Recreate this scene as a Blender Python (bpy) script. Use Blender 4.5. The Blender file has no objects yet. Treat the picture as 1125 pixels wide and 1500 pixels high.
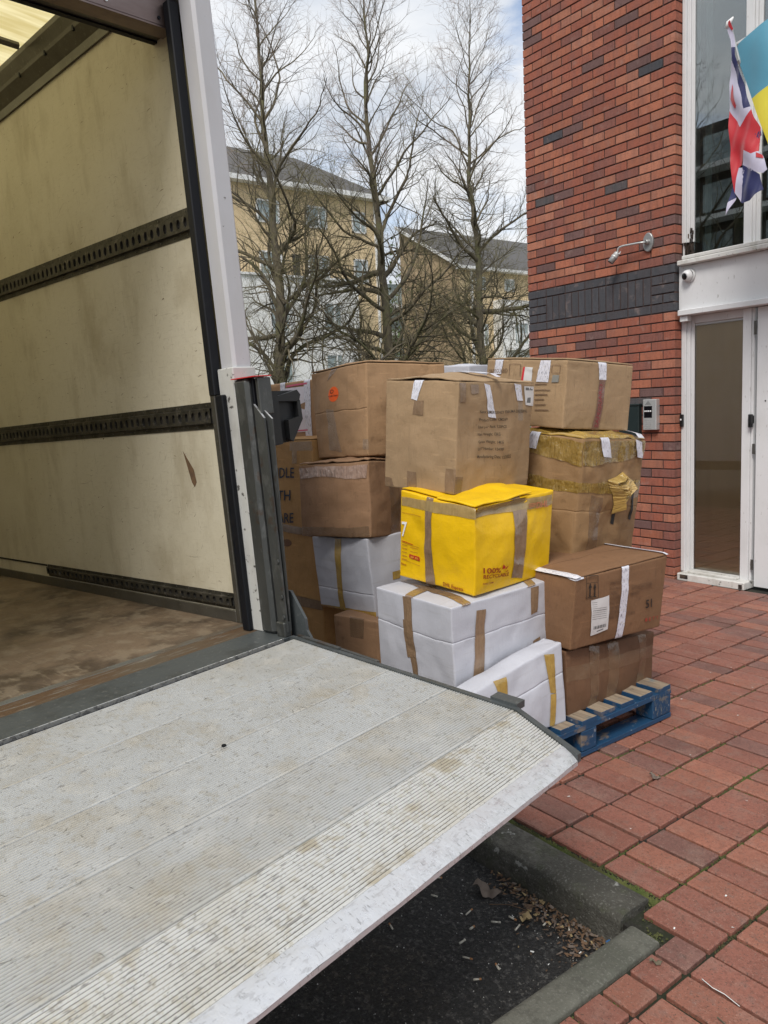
import bpy, bmesh, math, random
from mathutils import Vector, Matrix, noise
R=random.Random(7)
sc=bpy.context.scene
COL=sc.collection
# ---------------------------------------------------------------- camera
cam_d=bpy.data.cameras.new('camera'); cam=bpy.data.objects.new('camera',cam_d); COL.objects.link(cam)
CR=((0.5956442863837926,0.8018600072380295,-0.04720606836593938),(0.07715684158555275,-0.11561353925077711,-0.9902930532617358),(-0.7995340554941262,0.5862201278821262,-0.13073352963558849))
CP=Vector((5.258778604786389,-5.693857541935658,1.5124876459490681))
FPX=1130.333
cam.matrix_world=Matrix(((CR[0][0],-CR[1][0],-CR[2][0],CP[0]),(CR[0][1],-CR[1][1],-CR[2][1],CP[1]),(CR[0][2],-CR[1][2],-CR[2][2],CP[2]),(0,0,0,1)))
cam_d.sensor_fit='VERTICAL'; cam_d.sensor_height=36; cam_d.sensor_width=27
cam_d.lens=FPX/1500*36; cam_d.clip_start=.05; cam_d.clip_end=600
sc.camera=cam
def project(p):
    d=Vector(p)-CP
    c=[sum(CR[i][k]*d[k] for k in range(3)) for i in range(3)]
    if c[2]<=.05: return (-9e3,-9e3,c[2])
    return (562.5+FPX*c[0]/c[2],750+FPX*c[1]/c[2],c[2])
# ---------------------------------------------------------------- world
SUN_EL,SUN_AZ=math.radians(50),math.radians(-58)   # azimuth of the sun measured from +X
w=bpy.data.worlds.new('World'); sc.world=w; w.use_nodes=True
n=w.node_tree.nodes; l=w.node_tree.links; n.clear()
out=n.new('ShaderNodeOutputWorld'); bg=n.new('ShaderNodeBackground'); sky=n.new('ShaderNodeTexSky')
sky.sky_type='NISHITA'; sky.sun_disc=False; sky.sun_elevation=SUN_EL; sky.sun_rotation=math.radians(90)-SUN_AZ
sky.dust_density=2.0; sky.air_density=1.0
tc=n.new('ShaderNodeTexCoord'); mp=n.new('ShaderNodeMapping'); mp.inputs['Scale'].default_value=(1,1,2.6)
l.new(tc.outputs['Generated'],mp.inputs['Vector'])
nz=n.new('ShaderNodeTexNoise'); nz.inputs['Scale'].default_value=3.1; nz.inputs['Detail'].default_value=7; nz.inputs['Roughness'].default_value=.55; nz.inputs['Distortion'].default_value=.3
l.new(mp.outputs['Vector'],nz.inputs['Vector'])
mr=n.new('ShaderNodeMapRange'); mr.interpolation_type='SMOOTHSTEP'; mr.inputs['From Min'].default_value=.31; mr.inputs['From Max'].default_value=.47
l.new(nz.outputs['Fac'],mr.inputs['Value'])
nz2=n.new('ShaderNodeTexNoise'); nz2.inputs['Scale'].default_value=5.0; nz2.inputs['Detail'].default_value=6
l.new(mp.outputs['Vector'],nz2.inputs['Vector'])
cr=n.new('ShaderNodeValToRGB'); cr.color_ramp.elements[0].position=.38; cr.color_ramp.elements[0].color=(3.5,3.8,4.25,1); cr.color_ramp.elements[1].position=.62; cr.color_ramp.elements[1].color=(4.9,5.0,5.15,1)
l.new(nz2.outputs['Fac'],cr.inputs['Fac'])
mx=n.new('ShaderNodeMix'); mx.data_type='RGBA'
l.new(mr.outputs['Result'],mx.inputs['Factor']); l.new(sky.outputs['Color'],mx.inputs['A']); l.new(cr.outputs['Color'],mx.inputs['B'])
l.new(mx.outputs['Result'],bg.inputs['Color']); bg.inputs['Strength'].default_value=.10
l.new(bg.outputs['Background'],out.inputs['Surface'])
sd=bpy.data.lights.new('sun','SUN'); sd.energy=1.5; sd.angle=math.radians(20); sd.color=(1,.96,.9)
so=bpy.data.objects.new('sun',sd); COL.objects.link(so)
sdir=Vector((math.cos(SUN_EL)*math.cos(SUN_AZ),math.cos(SUN_EL)*math.sin(SUN_AZ),math.sin(SUN_EL)))
so.rotation_euler=sdir.to_track_quat('Z','Y').to_euler(); so.location=sdir*60
sc.view_settings.view_transform='Standard'; sc.view_settings.look='None'; sc.view_settings.exposure=0.95; sc.view_settings.gamma=1
sc.view_settings.use_curve_mapping=False
sc.render.engine='CYCLES'
sc.cycles.max_bounces=8; sc.cycles.diffuse_bounces=5; sc.cycles.transparent_max_bounces=12
# ---------------------------------------------------------------- materials
MATS={}
def mat(name,col,rough=.7,metal=0.,layers=(),bump=(),rnd=0.,spec=.5,coord='Object',rrange=None):
    """layers: (scale,(sx,sy,sz),lo,hi,colour,strength); bump: (scale,(sx,sy,sz),height)"""
    if name in MATS: return MATS[name]
    m=bpy.data.materials.new(name); m.use_nodes=True; MATS[name]=m
    N=m.node_tree.nodes; L=m.node_tree.links; b=N['Principled BSDF']
    b.inputs['Roughness'].default_value=rough; b.inputs['Metallic'].default_value=metal; b.inputs['Specular IOR Level'].default_value=spec
    c=N.new('ShaderNodeRGB'); c.outputs[0].default_value=(*col,1); cur=c.outputs[0]
    t=N.new('ShaderNodeTexCoord'); vec=t.outputs[coord]
    if rnd or coord=='Object':
        oi=N.new('ShaderNodeObjectInfo')
        add=N.new('ShaderNodeVectorMath'); add.operation='ADD'
        cb=N.new('ShaderNodeCombineXYZ'); mu=N.new('ShaderNodeMath'); mu.operation='MULTIPLY'; mu.inputs[1].default_value=37.
        L.new(oi.outputs['Random'],mu.inputs[0]); L.new(mu.outputs[0],cb.inputs[0]); L.new(mu.outputs[0],cb.inputs[2])
        L.new(vec,add.inputs[0]); L.new(cb.outputs[0],add.inputs[1]); vec=add.outputs[0]
    if rnd:
        hs=N.new('ShaderNodeHueSaturation'); m1=N.new('ShaderNodeMapRange'); m1.inputs['To Min'].default_value=1-rnd; m1.inputs['To Max'].default_value=1+rnd
        L.new(oi.outputs['Random'],m1.inputs['Value']); L.new(m1.outputs[0],hs.inputs['Value']); L.new(cur,hs.inputs['Color']); cur=hs.outputs['Color']
    def nzt(s,sc3,det=5):
        mpp=N.new('ShaderNodeMapping'); mpp.inputs['Scale'].default_value=sc3; L.new(vec,mpp.inputs['Vector'])
        q=N.new('ShaderNodeTexNoise'); q.inputs['Scale'].default_value=s; q.inputs['Detail'].default_value=det; q.inputs['Roughness'].default_value=.6
        L.new(mpp.outputs['Vector'],q.inputs['Vector']); return q.outputs['Fac']
    for (s,s3,lo,hi,cc,st) in layers:
        f=nzt(s,s3); r=N.new('ShaderNodeMapRange'); r.inputs['From Min'].default_value=lo; r.inputs['From Max'].default_value=hi; r.inputs['To Max'].default_value=st
        L.new(f,r.inputs['Value']); x=N.new('ShaderNodeMix'); x.data_type='RGBA'; L.new(r.outputs[0],x.inputs['Factor']); L.new(cur,x.inputs['A']); x.inputs['B'].default_value=(*cc,1); cur=x.outputs['Result']
    L.new(cur,b.inputs['Base Color'])
    if rrange:
        f=nzt(rrange[0],(1,1,1)); r=N.new('ShaderNodeMapRange'); r.inputs['From Min'].default_value=.3; r.inputs['From Max'].default_value=.7; r.inputs['To Min'].default_value=rrange[1]; r.inputs['To Max'].default_value=rrange[2]
        L.new(f,r.inputs['Value']); L.new(r.outputs[0],b.inputs['Roughness'])
    prev=None
    for (s,s3,h) in bump:
        f=nzt(s,s3,4); bn=N.new('ShaderNodeBump'); bn.inputs['Distance'].default_value=h; bn.inputs['Strength'].default_value=.8
        L.new(f,bn.inputs['Height'])
        if prev is not None: L.new(prev,bn.inputs['Normal'])
        prev=bn.outputs['Normal']
    if prev is not None: L.new(prev,b.inputs['Normal'])
    return m
def M(n): return MATS[n]
I3=(1,1,1)
# bricks and pavers
BR=[('brick_orange',(.36,.125,.070)),('brick_red',(.30,.094,.056)),('brick_brown',(.225,.083,.060)),('brick_light',(.38,.150,.090)),('brick_purple',(.145,.078,.070)),('brick_grey',(.085,.078,.080)),('brick_blue',(.058,.060,.068))]
for nme,c in BR:
    dk=tuple(x*.55 for x in c); pu=(.13,.075,.07) if nme!='brick_blue' else (.07,.05,.05)
    mat(nme,c,.85,layers=[(5,(2.2,2.2,.8),.44,.62,pu,.38),(14,(3,3,.4),.50,.66,dk,.55),(50,(1,1,2.5),.48,.66,tuple(x*.62 for x in c),.6),(9,(1,1,1),.58,.70,(.30,.22,.19),.35),(130,I3,.58,.66,tuple(min(1,x*1.5) for x in c),.35)],bump=[(140,I3,.003),(28,I3,.003)],rnd=.14)
mat('mortar',(.075,.042,.036),.95,layers=[(20,I3,.4,.6,(.05,.035,.03),.7)],bump=[(120,I3,.002)])
for nme,c in [('paver_red',(.255,.098,.068)),('paver_orange',(.30,.118,.077)),('paver_plum',(.185,.085,.067))]:
    mat(nme,c,.66,layers=[(3,I3,.42,.62,tuple(x*.68 for x in c),.6),(11,I3,.50,.66,(.26,.16,.125),.4),(70,I3,.50,.64,tuple(x*.62 for x in c),.65),(25,I3,.56,.68,(.17,.12,.10),.4),(190,I3,.58,.63,(.06,.04,.03),.75),(170,(1,1.3,1),.60,.64,(.42,.26,.2),.4)],bump=[(200,I3,.0018),(25,I3,.002)],rnd=.11,rrange=(8,.5,.85))
mat('joint_dirt',(.014,.012,.009),.95,layers=[(3,I3,.45,.58,(.016,.022,.007),.8),(60,I3,.54,.64,(.05,.044,.036),.5)],bump=[(80,I3,.006)])
mat('moss',(.060,.085,.016),.9,layers=[(30,I3,.4,.6,(.12,.12,.035),.7),(4,I3,.45,.6,(.05,.045,.02),.8)])
mat('kerb_stone',(.125,.119,.10),.9,layers=[(3,I3,.38,.6,(.042,.040,.031),.85),(45,I3,.46,.60,(.05,.046,.037),.7),(110,I3,.56,.64,(.19,.185,.165),.5),(14,I3,.54,.66,(.055,.062,.03),.5),(10,I3,.64,.67,(.36,.36,.33),.8)],bump=[(120,I3,.006),(30,I3,.006)])
mat('kerb_flat',(.125,.122,.10),.9,layers=[(4,I3,.4,.6,(.070,.072,.055),.8),(50,I3,.48,.60,(.070,.068,.055),.6),(130,I3,.56,.62,(.18,.175,.15),.5)],bump=[(130,I3,.004)])
mat('asphalt',(.045,.044,.043),.9,layers=[(75,I3,.50,.58,(.105,.10,.093),.75),(3,I3,.50,.62,(.065,.054,.042),.85),(150,I3,.57,.61,(.13,.125,.115),.8),(60,I3,.40,.46,(.008,.008,.0085),.8)],bump=[(110,I3,.02),(40,I3,.012)],rrange=(90,.5,.95))
mat('gravel',(.085,.08,.074),.9,rnd=.0,layers=[(300,I3,.45,.6,(.22,.21,.19),.7)])
mat('terrain',(.09,.10,.05),.95,layers=[(.5,I3,.4,.6,(.07,.07,.065),.8)])
# cardboard
def card(name,c,var=1.):
    d=tuple(x*.74 for x in c)
    return mat(name,c,.72,coord='UV',layers=[(5,(1,1,1),.35,.7,d,.7*var),(2.2,(1,3,1),.5,.72,tuple(x*1.16 for x in c),.5),(60,(5,.25,1),.45,.62,tuple(x*.86 for x in c),.55),(26,I3,.60,.70,tuple(x*.55 for x in c),.5),(11,(4,.5,1),.58,.66,tuple(x*.72 for x in c),.5),(9,(.6,5,1),.60,.66,tuple(x*1.3 for x in c),.4)],bump=[(70,(7,.12,1),.0022),(9,I3,.006),(22,I3,.0012)],spec=.3)
card('card_tan',(.40,.245,.13)); card('card_brown',(.30,.175,.097)); card('card_mid',(.22,.118,.060)); card('card_battered',(.29,.175,.083)); card('card_dark',(.155,.08,.042)); card('card_orange',(.47,.265,.10)); card('card_kraft',(.375,.255,.145))
mat('white_card',(.50,.505,.55),.55,coord='UV',layers=[(4,I3,.4,.7,(.44,.445,.49),.7),(18,I3,.64,.72,(.42,.40,.39),.4),(45,(6,.2,1),.5,.62,(.46,.465,.51),.5),(6,(.4,6,1),.60,.66,(.38,.375,.38),.4)],bump=[(60,(7,.12,1),.0012),(9,I3,.004)])
mat('yellow_card',(.82,.50,.003),.42,coord='UV',layers=[(4,I3,.4,.7,(.70,.42,.002),.7),(60,(5,.3,1),.5,.62,(.74,.45,.002),.5),(30,(3,1,1),.66,.71,(.55,.38,.08),.5)],bump=[(70,(7,.12,1),.0012),(8,I3,.006),(50,I3,.0015)])
def tape(name,c,r=.22,al=1.,h=.002):
    m=mat(name,c,r,coord='UV',layers=[(14,(3,1,1),.4,.65,tuple(x*.72 for x in c),.7),(60,(5,.4,1),.55,.7,tuple(min(1,x*1.35) for x in c),.6)],bump=[(30,(3,.5,1),h*2.2),(12,I3,.008)],spec=.6)
    m.node_tree.nodes['Principled BSDF'].inputs['Coat Weight'].default_value=.9; m.node_tree.nodes['Principled BSDF'].inputs['Coat Roughness'].default_value=.12
    if al<1: m.node_tree.nodes['Principled BSDF'].inputs['Alpha'].default_value=al
    return m
tape('tape',(.26,.17,.10)); tape('tapel',(.42,.30,.13),.2,.78); tape('tapec',(.24,.15,.085),.2,.55); tape('ctape',(.42,.34,.26),.12,.35)
tape('gtape',(.34,.215,.045),.10,.82,.012); tape('gtape2',(.42,.27,.06),.2); tape('pinktape',(.46,.31,.235),.13,.8,.012); tape('foil',(.46,.30,.085),.15,1,.010)
tape('redtape',(.22,.11,.08),.25,.85)
mat('ptape',(.68,.68,.74),.28,coord='UV',layers=[(150,(1.7,.28,1),.55,.60,(.13,.13,.17),.75),(30,(1,2,1),.62,.66,(.45,.40,.18),.5)],bump=[(40,I3,.003)])
mat('wlabel',(.62,.61,.60),.45,coord='UV',layers=[(6,I3,.5,.7,(.55,.54,.52),.5)]); mat('wpaper',(.66,.63,.68),.6,coord='UV',layers=[(30,(1,3,1),.66,.69,(.35,.3,.36),.5)])
mat('greyprint',(.22,.22,.2),.7)
for nme,c in [('inkdark',(.02,.016,.013)),('inkdark2',(.09,.085,.085)),('inkdark3',(.03,.03,.03)),('inkdark4',(.055,.038,.024)),('inkblack',(.006,.006,.006)),('inkfaint',(.13,.07,.038)),('inkfaint2',(.16,.10,.06)),('inkgrey',(.14,.14,.14)),('inkred',(.33,.05,.03)),('inkred2',(.24,.035,.04)),('inkredf',(.50,.17,.08)),('dred',(.27,.008,.006)),('dred2',(.45,.01,.008)),('red',(.55,.02,.03)),('pink',(.6,.12,.2)),('white',(.8,.8,.8)),('navy',(.018,.025,.045)),('orange',(.85,.12,.015)),('yellowtext',(.75,.5,.05)),('hole',(.16,.07,.028)),('hole2',(.28,.17,.09))]:
    mat(nme,c,.6)
# van
mat('grp_panel',(.56,.52,.415),.5,layers=[(1.3,I3,.4,.62,(.48,.435,.325),.6),(5,(1,1,.35),.52,.66,(.33,.28,.19),.5),(22,(.5,1,6),.60,.66,(.30,.255,.18),.35),(16,(7,1,.5),.60,.66,(.28,.235,.16),.35),(1.7,(1,1,1),.56,.66,(.33,.28,.19),.45),(45,I3,.60,.66,(.32,.27,.18),.3),(3,I3,.5,.62,(.58,.54,.43),.4)],bump=[(40,I3,.0015)])
mat('alu_dark',(.13,.125,.11),.42,.7,layers=[(9,I3,.4,.7,(.09,.085,.07),.7),(60,I3,.6,.7,(.3,.28,.25),.4)],bump=[(60,I3,.001)])
mat('rail_steel',(.075,.070,.058),.5,.6,layers=[(14,I3,.4,.6,(.03,.028,.022),.8),(30,I3,.58,.66,(.19,.175,.15),.5)],bump=[(70,I3,.002)])
mat('hole_shade',(.02,.018,.015),.9)  # near-black tone for the shade in rail holes and wall grooves
mat('galv',(.095,.100,.098),.5,.5,layers=[(4,(1,1,.3),.4,.62,(.055,.057,.054),.8),(26,(1,1,.5),.54,.64,(.17,.175,.17),.4),(14,I3,.60,.66,(.075,.045,.028),.6)],bump=[(50,I3,.001)])
mat('grey_paint',(.075,.085,.088),.5,.2,layers=[(6,I3,.46,.62,(.045,.050,.050),.7),(60,I3,.60,.66,(.18,.18,.18),.5)],bump=[(60,I3,.001)])
mat('bright_edge',(.72,.72,.7),.3,.8,layers=[(60,I3,.5,.6,(.3,.3,.3),.8)])
mat('rust_strip',(.12,.09,.06),.7,.3,layers=[(4,(2,.4,1),.42,.6,(.10,.052,.024),.75),(30,(2,.3,1),.55,.68,(.24,.235,.21),.7)],bump=[(60,I3,.002)])
mat('lip_alu',(.17,.175,.165),.5,.5,layers=[(8,(2,.5,1),.45,.62,(.16,.12,.085),.8),(40,I3,.64,.7,(.6,.6,.58),.8)],bump=[(50,I3,.001)])
mat('rubber',(.004,.005,.008),.55,layers=[(8,I3,.6,.7,(.012,.013,.015),.5)],spec=.3)
mat('van_white',(.50,.50,.52),.4,layers=[(5,(1,1,.4),.5,.75,(.44,.43,.43),.6),(30,I3,.70,.72,(.10,.09,.08),.8)],bump=[(6,I3,.002)])
mat('van_white_chipped',(.50,.50,.48),.5,layers=[(12,(1,1,.5),.5,.7,(.35,.34,.32),.6),(28,I3,.62,.65,(.05,.045,.04),.9)],bump=[(40,I3,.002)])
mat('red_marker',(.55,.03,.035),.4); mat('black_plastic',(.008,.0085,.009),.45,layers=[(10,I3,.5,.7,(.02,.02,.02),.5)])
mat('van_floor',(.16,.115,.078),.55,layers=[(1.9,I3,.44,.56,(.050,.035,.024),.85),(9,(1,1,1),.50,.60,(.22,.175,.125),.6),(40,(.3,2,1),.6,.68,(.30,.25,.18),.4),(25,I3,.62,.70,(.05,.035,.022),.6)],bump=[(60,I3,.002)],rrange=(5,.35,.7))
mat('header_metal',(.19,.14,.125),.35,.8,layers=[(6,(1,.3,1),.45,.65,(.34,.28,.26),.6)])
pm=mat('platform_alu',(.46,.465,.455),.45,.2,layers=[(2.2,I3,.46,.60,(.40,.385,.345),.6),(7,I3,.53,.66,(.36,.31,.22),.55),(30,I3,.54,.66,(.35,.305,.22),.35),(14,I3,.52,.66,(.58,.58,.56),.45),(90,I3,.61,.65,(.16,.145,.12),.45),(26,(7,1,1),.62,.65,(.2,.19,.18),.6)],bump=[(120,I3,.001)],rrange=(12,.3,.6))
mat('platform_clean',(.60,.60,.58),.4,.25,layers=[(2.2,I3,.48,.60,(.50,.47,.40),.7),(7,I3,.56,.64,(.38,.32,.21),.75),(45,I3,.54,.62,(.42,.38,.29),.5),(140,I3,.60,.64,(.15,.135,.12),.6),(22,(7,1,1),.61,.64,(.2,.19,.18),.6)],bump=[(120,I3,.001)],rrange=(12,.25,.55))
mat('groove_dirt',(.065,.060,.048),.8,layers=[(20,I3,.5,.62,(.30,.28,.23),.7)])
mat('tip_alu',(.62,.63,.65),.4,.45,layers=[(40,(3,1,1),.55,.64,(.45,.45,.46),.7),(50,(1,4,1),.62,.66,(.25,.25,.25),.7)],bump=[(60,I3,.002)],rrange=(30,.2,.55))
mat('tyre',(.02,.02,.02),.8)
# roof of the van body: thin yellow translucent laminate
m=bpy.data.materials.new('grp_roof'); m.use_nodes=True; MATS['grp_roof']=m; N=m.node_tree.nodes; L=m.node_tree.links
b=N['Principled BSDF']; b.inputs['Base Color'].default_value=(.62,.52,.25,1); tr=N.new('ShaderNodeBsdfTranslucent'); tr.inputs['Color'].default_value=(.92,.80,.42,1)
ms=N.new('ShaderNodeMixShader'); ms.inputs[0].default_value=.72; L.new(b.outputs[0],ms.inputs[1]); L.new(tr.outputs[0],ms.inputs[2]); L.new(ms.outputs[0],N['Material Output'].inputs[0])
tt=N.new('ShaderNodeTexCoord'); nn=N.new('ShaderNodeTexNoise'); nn.inputs['Scale'].default_value=7; mm=N.new('ShaderNodeMapping'); mm.inputs['Scale'].default_value=(3,.4,1); L.new(tt.outputs['Object'],mm.inputs[0]); L.new(mm.outputs[0],nn.inputs['Vector'])
rr=N.new('ShaderNodeValToRGB'); rr.color_ramp.elements[0].color=(.70,.58,.26,1); rr.color_ramp.elements[1].color=(.97,.86,.5,1); rr.color_ramp.elements[0].position=.35; rr.color_ramp.elements[1].position=.65; L.new(nn.outputs['Fac'],rr.inputs[0]); L.new(rr.outputs[0],tr.inputs['Color'])
# entrance
mat('paint_white',(.66,.66,.665),.42,layers=[(4,(1,1,.5),.45,.7,(.55,.55,.54),.6),(30,(2,2,.5),.66,.70,(.22,.20,.17),.6),(90,I3,.72,.74,(.1,.09,.08),.8)],bump=[(20,(1,1,.4),.002)])
mat('paint_dirty',(.60,.59,.56),.5,layers=[(9,(1,1,.5),.5,.66,(.38,.36,.31),.7),(22,I3,.62,.66,(.08,.075,.06),.9)],bump=[(40,I3,.003)])
mat('rotten_wood',(.03,.02,.015),.95,layers=[(40,(1,1,.3),.5,.7,(.12,.08,.05),.7)],bump=[(40,I3,.02)])
mat('reflection_tan',(.62,.48,.29),.7,layers=[(2,(3,1,.3),.4,.65,(.52,.40,.24),.6),(1.2,I3,.5,.7,(.68,.58,.42),.5)])  # tan tone imitating the cartons mirrored in the lower pane
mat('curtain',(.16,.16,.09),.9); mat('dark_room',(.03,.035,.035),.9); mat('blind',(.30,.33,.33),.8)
mat('metal_grey',(.34,.345,.34),.4,.6,bump=[(60,I3,.001)]); mat('metal_light',(.52,.53,.52),.35,.5); mat('hinge_steel',(.10,.095,.085),.5,.6); mat('brass',(.5,.4,.2),.3,.9)
mat('black_gloss',(.006,.006,.008),.08); mat('box_green',(.012,.022,.022),.4)
def glass(name,tint,fac,rough=.01):
    m=bpy.data.materials.new(name); m.use_nodes=True; MATS[name]=m; N=m.node_tree.nodes; L=m.node_tree.links; N.remove(N['Principled BSDF'])
    t=N.new('ShaderNodeBsdfTransparent'); t.inputs[0].default_value=(*tint,1); g=N.new('ShaderNodeBsdfGlossy'); g.inputs['Roughness'].default_value=rough
    f=N.new('ShaderNodeFresnel'); f.inputs[0].default_value=1.5; a=N.new('ShaderNodeMath'); a.operation='ADD'; a.inputs[1].default_value=fac; a.use_clamp=True; L.new(f.outputs[0],a.inputs[0])
    x=N.new('ShaderNodeMixShader'); L.new(a.outputs[0],x.inputs[0]); L.new(t.outputs[0],x.inputs[1]); L.new(g.outputs[0],x.inputs[2]); L.new(x.outputs[0],N['Material Output'].inputs[0]); return m
glass('glass_window',(.75,.82,.8),.20); glass('glass_door',(.96,.95,.92),.05); glass('glass_far',(.25,.3,.32),.12)
# flags
for nme,c in [('flag_blue',(.085,.30,.42)),('flag_yellow',(.72,.62,.045)),('uk_red',(.46,.010,.02)),('uk_white',(.48,.46,.58)),('uk_navy',(.006,.010,.085))]:
    mm=mat(nme,c,.55,layers=[(5,I3,.4,.7,tuple(x*.85 for x in c),.6)],bump=[(300,I3,.0005)])
    mm.node_tree.nodes['Principled BSDF'].inputs['Sheen Weight'].default_value=.3
# pallet
mat('pallet_blue',(.007,.045,.105),.6,layers=[(14,(1,.5,1),.56,.64,(.20,.15,.10),.8),(5,I3,.4,.7,(.008,.05,.12),.6),(40,I3,.66,.69,(.3,.32,.34),.5)],bump=[(50,(1,.2,1),.003)])
mat('pallet_wood',(.30,.235,.165),.8,layers=[(14,(.25,3,1),.42,.6,(.15,.11,.075),.8),(8,I3,.60,.66,(.06,.12,.15),.6),(30,I3,.64,.7,(.05,.04,.03),.7)],bump=[(40,(.2,4,1),.003)])
# background
mat('brick_yellow',(.70,.55,.34),.9,layers=[(1,(1,1,2),.4,.65,(.62,.47,.28),.6),(3,(1,1.2,4),.48,.62,(.52,.38,.22),.5)],bump=[(3,(1,1.2,5),.02)]); mat('brick_buff',(.40,.30,.185),.9,layers=[(2,(1,1,4),.4,.65,(.28,.205,.125),.7),(14,(1,1,3),.5,.7,(.38,.29,.19),.5)])
mat('render_white',(.76,.76,.74),.8,layers=[(.6,I3,.5,.7,(.62,.62,.60),.6)]); mat('roof_tile',(.10,.095,.09),.8,layers=[(6,(1,1,3),.45,.65,(.075,.07,.07),.8)]); mat('trim_white',(.75,.75,.74),.5)
mat('rail_dark',(.03,.03,.03),.6); mat('dark_brick',(.07,.055,.045),.9,layers=[(1,I3,.4,.7,(.05,.045,.04),.7)]); mat('green_leaf',(.06,.10,.03),.8,layers=[(3,I3,.4,.6,(.10,.14,.05),.8)])
mat('bark',(.12,.10,.068),.9,layers=[(4,(1,1,.4),.42,.6,(.055,.046,.034),.8),(2,I3,.48,.6,(.12,.12,.05),.7)],bump=[(25,(1,1,.3),.02)])
mat('bark_young',(.15,.125,.078),.85,layers=[(1.5,I3,.42,.58,(.06,.05,.035),.85)]); mat('twig_bark',(.30,.235,.20),.85); mat('twig_olive',(.20,.18,.075),.85,layers=[(1,I3,.42,.58,(.08,.068,.045),.85)])
mat('leaf_brown',(.14,.08,.042),.8,layers=[(30,I3,.4,.7,(.07,.045,.03),.8)]); mat('leaf_grey',(.16,.125,.10),.8,layers=[(30,I3,.4,.7,(.10,.075,.06),.8)]); mat('leaf_tan',(.30,.22,.11),.8)
mat('butt_white',(.48,.45,.38),.8); mat('butt_filter',(.36,.17,.07),.8); mat('scrap_white',(.7,.7,.68),.7); mat('scrap_blue',(.05,.2,.5),.5)
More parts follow.
